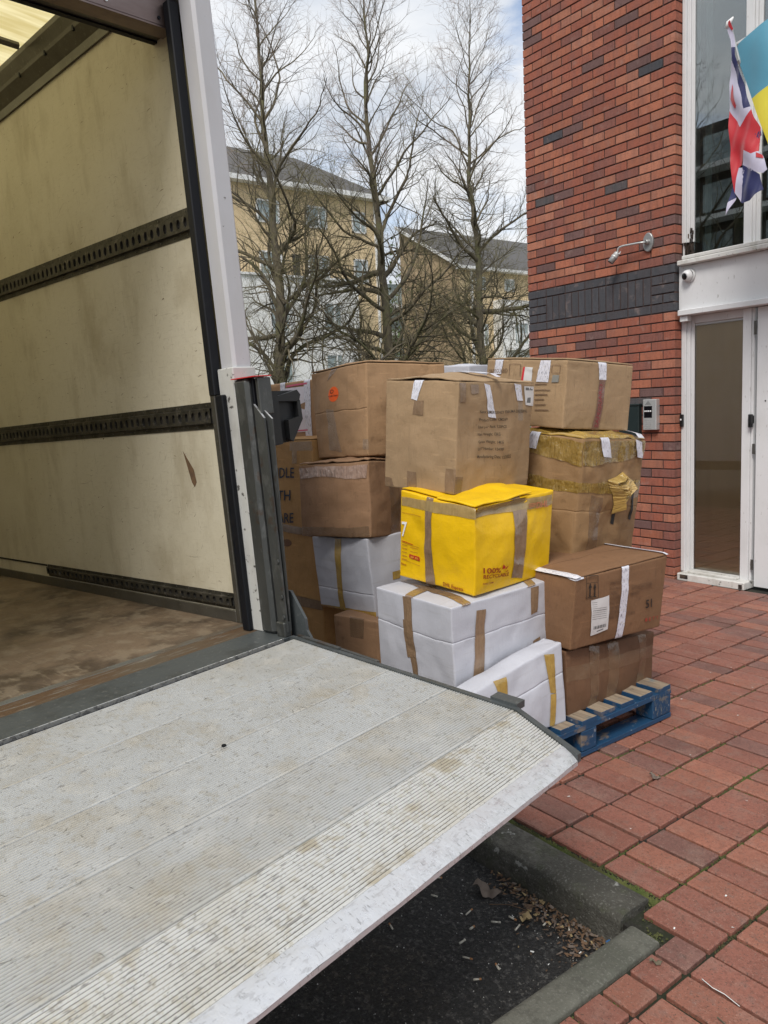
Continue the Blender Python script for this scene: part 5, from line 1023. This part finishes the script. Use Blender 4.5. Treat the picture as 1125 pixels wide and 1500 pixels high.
    def decal(s,f,kind,Q,k):
        dims={'L':(s.w,s.h),'R':(s.d,s.h),'T':(s.d,s.w)}[f]
        if kind.startswith('text:'):
            _,m,st=kind.split(':',2) if kind.count(':')==2 else (kind.split(':')[0],kind.split(':')[1],':'.join(kind.split(':')[2:]))
            v,fc=text_mesh(st); mb=MB()
            for (x,y) in v:
                a=s.quad(f,Q,x,y); mb.v.append(tuple(s.P(f,a[0],a[1],.0042 if m!='inkredf' else .0085)))
            for t_ in fc: mb.face(t_)
            ob=mb.build('printed_text',m,parent=s.o); return ob
        if kind.startswith('circle:') or kind.startswith('ring:'):
            m=kind.split(':')[1]; mb=MB(); n_=24; off=.0012 if 'circle' in kind else .002
            if 'circle' in kind:
                a=s.quad(f,Q,.5,.5); mb.v.append(tuple(s.P(f,a[0],a[1],off)))
                for k_ in range(n_): a=s.quad(f,Q,.5+.5*math.cos(k_*2*math.pi/n_),.5+.5*math.sin(k_*2*math.pi/n_)); mb.v.append(tuple(s.P(f,a[0],a[1],off)))
                for k_ in range(n_): mb.face((0,1+k_,1+(k_+1)%n_))
            else:
                for rr_ in (.5,.36):
                    for k_ in range(n_): a=s.quad(f,Q,.5+rr_*math.cos(k_*2*math.pi/n_),.5+rr_*math.sin(k_*2*math.pi/n_)); mb.v.append(tuple(s.P(f,a[0],a[1],off)))
                for k_ in range(n_): mb.face((k_,(k_+1)%n_,n_+(k_+1)%n_,n_+k_))
            return mb.build({'orange':'round_sticker','hole':'hand_hole'}.get(m,'printed_mark'),m,parent=s.o,smooth=True)
        e1=max(math.hypot((Q[1][0]-Q[0][0])*dims[0],(Q[1][1]-Q[0][1])*dims[1]),math.hypot((Q[2][0]-Q[3][0])*dims[0],(Q[2][1]-Q[3][1])*dims[1])); e2=math.hypot((Q[3][0]-Q[0][0])*dims[0],(Q[3][1]-Q[0][1])*dims[1])
        nu,nv=max(1,int(e1/.008)),max(1,int(e2/.008)); ink=kind.startswith('ink') or kind in('dred','dred2','red','pink','hole2','greyprint')
        off=.0018+.00018*(k%7); 
        if kind in ('ptape','wlabel','wpaper','redtape'): off=.0028+.0002*(k%5)+(.008 if s.key=='B3' else 0)
        if ink: off=.0040+(.003 if kind=='inkredf' else 0)
        if kind in('ctape','tapec'): off=.0012+.0001*(k%5)
        if kind=='foil': off=.006
        wr={'gtape':.006,'pinktape':.006,'tapel':.003}.get(kind,.0 if ink else .0009)
        def fn(u,v):
            if not ink and kind not in('wlabel','wpaper'):
                # slightly irregular edges
                j_=.5+.5*math.sin((u*3+v*5)*3+k)
            a=s.quad(f,Q,u,v); o2=off
            if wr: o2+=wr*abs(noise.noise(Vector((a[0]*dims[0]*26+a[1]*dims[1]*9,a[1]*dims[1]*(60 if kind in('gtape','pinktape','tapel') else 30),k))))
            return s.P(f,a[0],a[1],o2)
        mb=MB(); mb.grid(fn,nu,nv,uvf=lambda u,v:(u*e1+k*1.7,v*e2+k*.9))
        nm={'wlabel':'paper_label','wpaper':'paper_sheet'}.get(kind,'printed_mark' if ink else 'tape_strip')
        return mb.build(nm,kind,parent=s.o,smooth=not ink)
    def flap(s,u0,u1,v0,v1,lift,th=.004,name='top_flap',m=None):
        mb=MB(); nu,nv=24,14
        mb.grid(lambda u,v:s.P('T',u0+(u1-u0)*u,v0+(v1-v0)*v,0)+Vector((0,0,.004+th+lift(u,v))),nu,nv,uvf=lambda u,v:(u*.5,v*.4))
        mb.grid(lambda u,v:s.P('T',u0+(u1-u0)*u,v0+(v1-v0)*v,0)+Vector((0,0,.004+lift(u,v))),nu,nv,flip=True,uvf=lambda u,v:(u*.5,v*.4))
        o=0; n1=(nu+1)*(nv+1); bd=[i for i in range(nu+1)]+[(j)*(nu+1)+nu for j in range(1,nv+1)]+[nv*(nu+1)+i for i in range(nu-1,-1,-1)]+[j*(nu+1) for j in range(nv-1,0,-1)]
        for i in range(len(bd)): a,b=bd[i],bd[(i+1)%len(bd)]; mb.face((a,n1+a,n1+b,b),0,[(0,0),(.01,0),(.01,.01),(0,.01)])
        return mb.build(name,m or s.mat,parent=s.o,smooth=False)
for k_ in ('Nb','Rb','Lb','Bb'): BX['B15'][k_][2]=0.0
CT={}
for k in BX:
    CT[k]=Carton(k); CT[k].build()
inkm={}
for i,(b,f,kind,Q) in enumerate(DEC): CT[b].decal(f,kind,Q,i)
# loose top flaps and torn pieces
c8=CT['B8']; c8.flap(-.01,1.01,-.012,.50,lambda u,v:.012*v+.010*math.sin(u*math.pi)*v+.004*noise.noise(Vector((u*5,v*3,0)))); c8.flap(-.01,1.01,.51,1.01,lambda u,v:.012*(1-v)+.003*noise.noise(Vector((u*5,v*3,4))))
c7=CT['B7']; c7.flap(-.015,.70,-.02,.49,lambda u,v:.004+.006*(1-v)*math.sin(u*4+1)**2+.004*noise.noise(Vector((u*5,v*3,2)))*(1-v)); c7.flap(.02,1.015,.5,1.01,lambda u,v:.003)
c2=CT['B2']; c2.flap(-.005,1.005,-.005,.49,lambda u,v:.002+.002*noise.noise(Vector((u*4,v*3,9)))); c2.flap(-.005,1.005,.5,1.0,lambda u,v:.002)
c10=CT['B10']; c10.flap(-.01,1.0,-.01,1.0,lambda u,v:.004+.012*abs(noise.noise(Vector((u*6,v*7,3)))))
c9=CT['B9']; c9.flap(-.01,1.01,-.01,1.01,lambda u,v:.003+.006*abs(noise.noise(Vector((u*4,v*5,8)))))
c4=CT['B4']; c4.flap(-.005,1.008,-.005,.5,lambda u,v:.002+.006*u*u*v); c4.flap(-.005,1.005,.51,1.0,lambda u,v:.002)
c3=CT['B3']; c3.flap(-.03,1.03,-.03,1.0,lambda u,v:.004+.010*noise.noise(Vector((u*8,v*8,1))),m='gtape2')
c13=CT['B13']; c13.flap(-.01,1.0,-.01,1.0,lambda u,v:.002)
# crumpled torn tape flap on the battered carton
e=MB(); c3=CT['B3']
pts=[(.36,.66),(.50,.70),(.62,.735),(.70,.68),(.72,.57),(.60,.53),(.56,.42),(.52,.36),(.48,.45),(.44,.55),(.40,.60)]
lay=[(0,.004),(.5,.05),(1,.03)]
cc=(.55,.60); o=0
for (s_,h_) in ((1,.006),(.72,.055),(.45,.035),(.2,.065)):
    for (u,v) in pts: e.v.append(tuple(c3.P('R',cc[0]+(u-cc[0])*s_,cc[1]+(v-cc[1])*s_,h_+R.uniform(-.014,.014)*(s_<1))))
n_=len(pts)
for j in range(3):
    for i in range(n_): e.face((j*n_+i,j*n_+(i+1)%n_,(j+1)*n_+(i+1)%n_,(j+1)*n_+i),0,[(i*.03,j*.03),((i+1)*.03,j*.03),((i+1)*.03,j*.03+.03),(i*.03,j*.03+.03)])
e.face([3*n_+i for i in range(n_)]); tf=e.build('torn_tape','foil',parent=c3.o); tf['label']='torn crumpled piece of yellow tape'
# torn flap under the battered carton
e=MB(); e.grid(lambda u,v:c3.P('R',.45+.5*u,.03-.05*v,.012+.05*v*math.sin(u*3))+Vector((0,0,.006*math.sin(u*7))),14,4,uvf=lambda u,v:(u*.3,v*.1)); e.build('torn_flap','card_tan',parent=c3.o,smooth=True)
e=MB(); e.grid(lambda u,v:c3.P('L',.80+.22*u,.01-.03*v,.010+.02*v),8,3,uvf=lambda u,v:(u*.3,v*.1)); e.build('torn_flap','card_tan',parent=c3.o,smooth=True)
# white tape along the far top edge of the carton marked 51
e=MB(); e.grid(lambda u,v:c2.P('T',.965+.045*v,.0+.9*u,.016),30,2,uvf=lambda u,v:(v*.05,u*.4)); e.build('tape_strip','ptape',parent=c2.o)
e=MB(); e.grid(lambda u,v:c2.P('T',-.002+.040*v,.0+.9*u,.0135),30,2,uvf=lambda u,v:(v*.05,u*.4)); e.build('tape_strip','ptape',parent=c2.o)
e=MB(); e.grid(lambda u,v:c8.P('T',.41+.06*u,.0+.6*v,.034),3,20,uvf=lambda u,v:(u*.04,v*.4)); e.build('tape_strip','ptape',parent=c8.o)
e=MB(); e.grid(lambda u,v:c3.P('T',.80+.10*u,-.02+.8*v,.028),3,20,uvf=lambda u,v:(u*.04,v*.4)); e.build('tape_strip','ptape',parent=c3.o)
# ================================================================ litter on the road and the pavers
def butt(x,y,lab,a=None,L_=.026,r=.0038,z=-.103):
    a=R.uniform(0,math.pi) if a is None else a; t=thing('cigarette_butt',lab,'cigarette butt',(x,y,z),'cigarette butts scattered on the asphalt')
    dx,dy=math.cos(a)*L_/2,math.sin(a)*L_/2
    e=MB(); e.tube([(x-dx,y-dy,z+r),(x+dx*.2,y+dy*.2,z+r),(x+dx*1.0,y+dy*1.0,z+r*1.1)],[r*.9,r,r*.8],8); e.build('paper_tube','butt_white',parent=t,smooth=True)
    e=MB(); e.tube([(x+dx*1.01,y+dy*1.01,z+r*1.1),(x+dx*1.7,y+dy*1.7,z+r*1.1)],[r*1.02,r*1.0],8); e.build('filter',R.choice(('butt_filter','butt_white','butt_filter')),parent=t,smooth=True)
BT=[(3.331,-4.122),(3.396,-4.199),(3.623,-4.139),(3.644,-4.085),(3.731,-4.029),(3.598,-4.215),(3.689,-4.108),(3.625,-4.281),(3.683,-4.315),(3.772,-4.273),(3.766,-4.353),(3.431,-4.402),(3.796,-3.99),(3.536,-4.171)]
BL=['butt nearest the edge of the platform tip, highest of those on the asphalt','pale butt just left of the large grey leaf','white butt right of the large grey leaf','butt touching the left end of the leaf litter','orange tipped butt in the middle of the leaf litter','dark butt below the large grey leaf','thin white butt just below the leaf litter','orange tipped butt in the open asphalt below the grey leaf','lone stub close to the middle of the asphalt patch','orange tipped butt towards the flat kerb','lowest butt on the asphalt','leftmost butt, far out on the bare asphalt','butt at the foot of the kerb among the last leaves','short stub just under the large grey leaf']
for i,(x,y) in enumerate(BT):
    butt(x,y,'cigarette '+BL[i],L_=R.uniform(.014,.026),r=R.uniform(.0026,.0036))
def leaf(x,y,z,s,m,lab,a,n='dead_leaf'):
    e=MB()
    def fn(u,v):
        w_=math.sin(math.pi*min(1,max(0,u)))**.6*(.5+.18*math.sin(u*19)); px=(u-.5)*s; py=(v-.5)*w_*s; 
        return (x+px*math.cos(a)-py*math.sin(a),y+px*math.sin(a)+py*math.cos(a),z+.006+s*.16*math.sin(u*5+1)**2+abs(v-.5)*s*.35*math.sin(u*7))
    e.grid(fn,14,6); return tag(e.build(n,m,smooth=True,loc=(x,y,z)),lab,'dead leaf')
leaf(3.50,-4.05,-.105,.105,'leaf_grey','large curled grey dead leaf on the asphalt by the kerb',.55)
leaf(3.68,-4.06,-.10,.06,'leaf_tan','yellowish dead leaf lying among the litter at the foot of the kerb',2.)
leaf(3.516,-3.135,.0,.05,'leaf_grey','dry crumpled leaf on the pavers in front of the blue pallet',.3)
leaf(4.128,-4.03,.0,.035,'bark','small black dried leaf on the cut paver next to the flat kerb',.9)
e=MB()
for k in range(520):
    t_=R.random()**.6; x=3.42+.55*t_; y=-3.952-abs(R.gauss(0,.075))*(.25+t_*.9); s=R.uniform(.002,.011); a=R.uniform(0,6.3); o=len(e.v); z=-.104+R.uniform(0,.012)
    if x>3.97: continue
    for (p,q) in ((-1,-.4),(1,-.3),(.9,.35),(-.8,.4)): e.v.append((x+s*(p*math.cos(a)-q*math.sin(a)),y+s*(p*math.sin(a)+q*math.cos(a)),z+R.uniform(0,s*.8)))
    e.face((o,o+1,o+2,o+3),R.choice((0,0,0,0,1,0,1,2)))
lm=stuff(e.build('leaf_litter',['leaf_brown','leaf_grey','leaf_tan'])); lm['label']='brown leaf litter gathered along the foot of the kerb'
e=MB()
for k in range(2600):
    x=R.uniform(2.9,3.97); y=R.uniform(-5.4,-3.96); s=R.uniform(.001,.0032); o=len(e.v); z=-.108
    for (a,b2,c_) in ((1,0,0),(0,1,0),(-1,0,0),(0,-1,0),(0,0,1)): e.v.append((x+a*s*R.uniform(.6,1.2),y+b2*s*R.uniform(.6,1.2),z+c_*s+.001))
    for f in ((0,1,4),(1,2,4),(2,3,4),(3,0,4)): e.face([o+q for q in f],1 if R.random()<.07 else 0)
gv=stuff(e.build('grit',['gravel','scrap_white'])); gv['label']='fine grit and crumbs on the asphalt'
e=MB()
for k in range(70):
    x=R.uniform(3.0,4.9); y=R.uniform(-4.2,-1.0); s=R.uniform(.002,.006); o=len(e.v); a=R.uniform(0,6)
    if k<18: x=R.uniform(3.5,3.95); y=R.uniform(-4.2,-3.97)
    z=.0005 if y>-3.9 else -.103
    if y<-3.9 and x>3.97: continue
    for (p,q) in ((-1,-.5),(1,-.4),(.8,.5),(-.9,.4)): e.v.append((x+s*(p*math.cos(a)-q*math.sin(a)),y+s*(p*math.sin(a)+q*math.cos(a)),z+R.uniform(0,.002)))
    e.face((o,o+1,o+2,o+3))
pc=stuff(e.build('paper_crumbs','scrap_white')); pc['label']='tiny white crumbs scattered on the paving'
tag(MB().grid(lambda u,v:(3.905+.035*u,-3.965+.014*v+.004*math.sin(u*9),-.098+.012*math.sin(u*3)+.003*v),8,2).build('blue_scrap','scrap_blue',loc=(3.92,-3.96,-.1)),'small blue scrap of foil in the corner between the two kerbs','litter')
e=MB(); e.tube([(4.235,-3.985,.0),(4.27,-3.995,.002),(4.30,-3.99,.0),(4.345,-4.00,.001)],.0011,5); tag(e.build('straw','scrap_white',loc=(4.27,-3.98,0)),'thin pale straw lying along a paver joint near the bottom right','twig')
e=MB(); e.tube([(4.33,-4.075,.002),(4.36,-4.085,.005),(4.385,-4.098,.002)],.002,5); tag(e.build('twig','bark',loc=(4.36,-4.08,0)),'short dark twig on a paver at the bottom right','twig')
for (pa,pb_,lab) in (((3.55,-4.09),(3.66,-4.02),'thin dry twig lying beside the grey leaf'),((3.70,-3.97),(3.74,-3.955),'short upright stalk against the kerb')):
    e=MB(); e.tube([(pa[0],pa[1],-.10),((pa[0]+pb_[0])/2,(pa[1]+pb_[1])/2,-.088),(pb_[0],pb_[1],-.098)],.0014,5); tag(e.build('twig','leaf_brown',loc=(pa[0],pa[1],-.1)),lab,'twig')
# ================================================================ far buildings
def wall_rect(mb,a,b,mi=0): mb.box(a,b,0,mi)
def far_window(par,x,y0,y1,z0,z1,bars=1,door=False):
    f=MB(); t_=.09
    for bx in ((y0,y0+t_,z0,z1),(y1-t_,y1,z0,z1),(y0,y1,z0,z0+t_),(y0,y1,z1-t_,z1)): f.box((x,bx[0],bx[2]),(x+.06,bx[1],bx[3]))
    for k in range(bars): yy=y0+(y1-y0)*(.62 if bars==1 else (k+1)/(bars+1)); f.box((x,yy-.04,z0+t_),(x+.05,yy+.04,z1-t_))
    w_=f.build('window','trim_white',parent=par)
    g_=MB(); g_.box((x-.03,y0+.05,z0+.05),(x+.02,y1-.05,z1-.05)); g_.build('pane','glass_far_s',parent=w_)
mat('glass_far_s',(.20,.25,.26),.08,layers=[(1.5,I3,.4,.6,(.42,.48,.47),.8)],spec=.8)
ba=thing('apartment_building','yellow brick apartment block with hipped roof and white lower storeys behind the left tree','apartment block',(-36,12,0))
X1=-33.
e=MB(); e.box((-43,-8,-.14),(X1,23.0,13.95)); e.build('brick_wall','brick_yellow',parent=ba)
e=MB(); e.box((X1-.1,-6,-.1),(X1+.9,20.6,8.85)); wr_=e.build('rendered_bay','render_white',parent=ba)
e=MB(); e.v=[(X1+.5,-8.5,13.95),(X1+.5,23.5,13.95),(-43.5,23.5,13.95),(-43.5,-8.5,13.95),(-38,-4,17.25),(-38,22.0-1.5,17.25)]
for f in ((0,1,5,4),(1,2,5),(2,3,4,5),(3,0,4)): e.face(f)
e.build('roof','roof_tile',parent=ba)
e=MB(); e.box((X1-.05,-8.5,13.72),(X1+.55,23.55,13.98)); e.box((-43.5,23.0,13.72),(X1+.5,23.52,13.981)); e.build('eaves_trim','trim_white',parent=ba)
for yc in (3.2,6.2,9.2,12.2,15.55,18.6,21.5):
    for (z0,z1) in ((11.82,13.02),(8.95,10.35)): far_window(ba,X1+.01,yc-.72 if yc!=21.5 else yc-.5,yc+.68 if yc!=21.5 else yc+.5,z0,z1)
for yc in (9.2,12.2,15.4,18.75):
    for (z0,z1) in ((5.95,7.65),(3.0,4.8)): far_window(ba,X1+.92,yc-.62,yc+.6,z0,z1)
for z in (8.85,):
    e=MB(); e.box((X1-.1,-6,z+.001),(X1+1.0,20.65,z+.12)); e.build('bay_coping','trim_white',parent=ba)
    e=MB()
    for k in range(60): y=10+k*.178; e.box((X1+.92,y,z+.12),(X1+.94,y+.02,z+.85))
    e.box((X1+.91,10,z+.85),(X1+.95,20.6,z+.9)); rl=e.build('balcony_railing','rail_dark',parent=ba)
e=MB(); e.box((X1+.0,22.6,-.1),(X1+.12,22.72,13.7)); e.build('downpipe','trim_white',parent=ba)
e=MB(); e.box((X1+.001,16.9,8.97),(X1+.04,17.35,10.3)); e.build('louvre','rail_dark',parent=ba)
bb=thing('gabled_building','buff brick block with a plain gable end and grey tiled roof, behind the right tree','apartment block',(-42,38,0))
X2=-38.; G=33.8
e=MB(); pr=[(X2,-.14),(X2,11.75),(-44.8,15.6),(-44.8,-.14)]; e.v=[(x,G,z) for x,z in pr]+[(x,52,z) for x,z in pr]
for f in ((0,1,2,3),(7,6,5,4),(0,4,5,1),(2,6,7,3),(3,7,4,0)): e.face(f)
e.build('gable_wall','brick_buff',parent=bb)
e=MB(); e.box((X2+.001,G+.01,0),(X2+.03,52,11.7)); e.build('front_wall','brick_yellow',parent=bb)
e=MB(); e.v=[(X2+.6,G-.35,11.62),(X2+.6,52,11.62),(-44.9,52,15.9),(-44.9,G-.35,15.9)]; e.face((0,1,2,3)); e.build('roof','roof_tile',parent=bb)
e=MB(); e.v=[(X2+.6,G-.37,11.40),(X2+.6,G-.37,11.64),(-44.9,G-.37,15.92),(-44.9,G-.37,15.66),(X2+.6,G-.3,11.40),(X2+.6,G-.3,11.64),(-44.9,G-.3,15.92),(-44.9,G-.3,15.66)]
for f in ((0,1,2,3),(7,6,5,4),(0,4,5,1),(1,5,6,2),(2,6,7,3),(3,7,4,0)): e.face(f)
e.build('barge_board','trim_white',parent=bb)
e=MB(); e.box((X2+.03,G-.3,11.45),(X2+.62,52,11.66)); e.build('eaves_trim','trim_white',parent=bb)
e=MB(); e.box((X2+.03,G+1.1,0),(X2+.16,G+1.3,11.45)); e.build('downpipe','trim_white',parent=bb)
e=MB(); e.box((X2+.03,G+3.4,-.1),(X2+1.0,52,9.35)); e.build('rendered_bay','render_white',parent=bb)
for yc in (35.9,39.0,42.2):
    far_window(bb,X2+.04,yc-.55,yc+.55,10.1,11.05); 
for yc in (39.2,42.2):
    for z in (3.2,6.0): far_window(bb,X2+1.01,yc-.8,yc+.8,z,z+1.7,2)
for z in (3.2,6.0): far_window(bb,X2+.04,35.5,36.6,z,z+1.6)
e=MB()
for z in (2.9,5.7):
    for k in range(30): y=37.6+k*.2; e.box((X2+1.7,y,z),(X2+1.73,y+.03,z+1.0))
    e.box((X2+1.0,37.5,z-.15),(X2+1.75,44,z)); e.box((X2+1.68,37.5,z+1.0),(X2+1.74,44,z+1.06))
e.build('balcony','trim_white',parent=bb)
bc=thing('pale_building','pale flats with stacked balconies seen in the gap between the two brick blocks','apartment block',(-58,35,0))
e=MB(); e.box((-66,28,-.1),(-56,46,13.2)); e.build('wall','render_white',parent=bc)
e=MB(); e.box((-66,31,13.21),(-57,36,15.0)); e.build('roof_plant','rail_dark',parent=bc)
for z in (3.5,6.2,8.9,11.5):
    e=MB(); e.box((-56,28,z-.25),(-54.8,46,z)); e.build('balcony_slab','trim_white',parent=bc)
    e=MB(); e.box((-55.999,28,z+.3),(-55.9,46,z+2.1)); e.build('window_band','glass_far_s',parent=bc)
# building across the street, seen only as a reflection in the entrance glass
bd=thing('opposite_building','dark brick block across the street mirrored in the entrance window','apartment block',(-12,-32,0))
e=MB(); e.box((-34,-42,-.1),(-4,-30,14.2)); e.build('wall','dark_brick',parent=bd)
for z in (5.2,7.4,9.7,12.0):
    e=MB(); e.box((-34,-30,z-.1),(-4,-28.9,z+.12)); e.build('balcony_slab','trim_white',parent=bd)
for k in range(9):
    for z in (5.6,7.9,10.2,12.4):
        x=-32+k*3.1
        f=MB(); f.box((x,-29.999,z),(x+1.5,-29.95,z+1.3)); f.build('window','glass_far_s',parent=bd)
# ================================================================ trees
def tree(name,label,trunk,r0,seed,limbs=56,spread=3.0,z_first=1.0,group='bare trees in front of the apartment blocks',dens=1.):
    rr_=random.Random(seed); base=Vector((trunk[0][0],trunk[0][1],-.13))
    t=thing(name,label,'tree',base,group)
    pts=[Vector((trunk[0][0]-.02,trunk[0][1],-.14)),Vector((trunk[0][0],trunk[0][1],1.2))]+[Vector(p) for p in trunk]
    top=pts[-1].z; fine=[]
    for a,b in zip(pts[:-1],pts[1:]):
        n_=max(2,int((b-a).length/.30))
        for k in range(n_): fine.append(a.lerp(b,k/n_))
    fine.append(pts[-1])
    for i,p in enumerate(fine):
        nv_=noise.noise_vector(Vector((seed,p.z*1.1,0))); fine[i]=p+Vector((nv_.x,nv_.y,0))*.09
    def rad(z): q=max(0,min(1,z/top)); return r0*(1-q)**1.25+.008
    e=MB(); e.tube(fine,[rad(p.z)*(1+.35*math.exp(-max(0,p.z)/.4))*(1+.10*noise.noise(Vector((seed,p.z*3,5)))) for p in fine],10); e.build('trunk','bark',parent=t,smooth=True)
    tw=MB(); two=MB(); se=MB()
    def at(z):
        for a,b in zip(fine[:-1],fine[1:]):
            if a.z<=z<=b.z: return a.lerp(b,(z-a.z)/max(1e-6,b.z-a.z))
        return fine[-1].copy()
    def rv(): return Vector((rr_.gauss(0,1),rr_.gauss(0,1),rr_.gauss(0,1)))
    def grow(p,d,L,r,seg,up,wig,mb,n_=3,tip=.2):
        ps=[p.copy()]; rs=[r]; d=d.normalized(); dirs=[d.copy()]
        for k in range(seg):
            d=(d+rv()*wig+Vector((0,0,up*(1.0-max(0,d.z))))).normalized(); p=p+d*(L/seg); ps.append(p.copy()); rs.append(r*(1-(k+1)/seg*(1-tip))); dirs.append(d.copy())
        mb.tube(ps,rs,n_,cap=False); return ps,rs,dirs
    for li in range(limbs):
        q=(li+rr_.random()*.9)/limbs; z=z_first+(top-z_first)*(q**1.05)*.92; p=at(z); az=li*2.4+rr_.uniform(-.8,.8)
        hq=(z-z_first)/(top-z_first)
        low=hq<.38
        leader=(not low and hq<.65 and rr_.random()<.35)
        if low: el=math.radians(rr_.uniform(-4,55))
        else: el=math.radians(rr_.uniform(34,68))
        L=(spread*(1-hq)**.75+.5)*rr_.uniform(.6,1.25)
        if leader: L=min((top-z)*.85,3.8)*rr_.uniform(.7,1.)
        up=.13 if not low else rr_.choice((.16,.10,.02))
        r=min(rad(z)*.6,(.011+.013*L)*rr_.uniform(.7,1.25))
        if low and rr_.random()<.3: r*=1.5
        d=Vector((math.cos(az)*math.cos(el),math.sin(az)*math.cos(el),math.sin(el)))
        lm=MB(); seg=14; ps,rs,ds=grow(p,d,L,r,seg,up,.13,lm,5,.15)
        lm.build('limb','bark' if hq<.3 else 'bark_young',parent=t,smooth=True)
        nb=int((8+6.0*L)*dens*(1.0 if hq<.42 else .62))
        for bi in range(nb):
            k=min(seg-1,int(seg*(.10+.88*(bi+rr_.random())/nb))); pb=ps[k].lerp(ps[k+1],rr_.random()); db=ds[k]
            side=db.cross(rv()).normalized()
            dd=(db*rr_.uniform(.4,1.0)+side*rr_.uniform(.4,.95)); LL=(.45+L*rr_.uniform(.12,.42))*(1.15-k/seg*.5)
            dwn=.10 if hq>.3 else rr_.choice((.12,.02,-.08,-.03))
            p2,r2,d2=grow(pb,dd,LL,max(.0042,rs[k]*.42),8,dwn,.19,se,3)
            for ti in range(rr_.randint(5,7) if hq<.42 else rr_.randint(3,5)):
                k2=rr_.randint(1,7); s2=d2[k2].cross(rv()).normalized()
                p3,r3,d3=grow(p2[k2],d2[k2]*.8+s2*rr_.uniform(.4,.9),rr_.uniform(.25,.70)*(1.1-.5*hq),.0030,5,.06 if hq>.25 else rr_.uniform(-.12,.12),.20,tw if hq>.42 else two,3)
                for _ in range(2):
                    k3=rr_.randint(1,4); s3=d3[k3].cross(rv()).normalized()
                    grow(p3[k3],d3[k3]*.9+s3*.6,rr_.uniform(.10,.32),.0020,3,.04,.18,tw if hq>.42 else two,3)
    se.build('branches','bark_young',parent=t); stuff(t.children[-1])
    stuff(tw.build('twigs','twig_bark',parent=t)); stuff(two.build('twigs','twig_olive',parent=t))
    return t
T1=[[-10.387,3.042,2.51],[-10.449,3.241,3.779],[-10.754,3.33,6.043],[-11.032,3.407,8.092],[-11.259,3.51,9.938],[-11.457,3.65,12.9]]
T2=[[-9.715,5.66,2.491],[-9.762,5.676,2.849],[-9.944,5.782,4.442],[-10.121,5.853,5.841],[-10.312,5.862,7.049],[-10.466,5.87,8.027],[-10.695,6.13,10.59],[-10.856,6.316,12.9]]
T3=[[-9.506,8.496,2.458],[-9.547,8.527,2.844],[-9.822,8.789,5.704],[-9.981,8.788,6.675],[-10.069,8.799,7.256],[-10.269,9.1,9.832],[-10.412,9.343,12.2]]
tree('bare_tree','leafless tree nearest the white van post, leftmost of the three',T1,.150,3)
tree('bare_tree','leafless tree in the middle, in front of the gap between the two blocks',T2,.150,11)
tree('bare_tree','leafless slender tree closest to the red brick wall',T3,.135,23)
tree('bare_tree','leafless tree across the street, mirrored in the tall entrance window',[[-7.6,-14.5,2.5],[-7.6,-14.6,6],[-7.5,-14.5,11]],.16,31,limbs=26,spread=3.4,group='bare trees across the street',dens=.5)
e=MB()
for k in range(2600):
    a=R.uniform(0,6.28); x=-46+R.gauss(0,1.6); y=31.5+R.gauss(0,1.2); z=abs(R.gauss(0,1))*3+R.uniform(0,8)
    s=.22; o=len(e.v)
    for q in range(3): e.v.append((x+R.uniform(-s,s),y+R.uniform(-s,s),z+R.uniform(-s,s)))
    e.face((o,o+1,o+2))
tt_=thing('leafy_tree','green leafed tree glimpsed in the gap between the two brick blocks','tree',(-46,31.5,-.1))
e.build('crown','green_leaf',parent=tt_); e=MB(); e.tube([(-46,31.5,-.1),(-46,31.5,9)],[.25,.08],8); e.build('trunk','bark',parent=tt_)
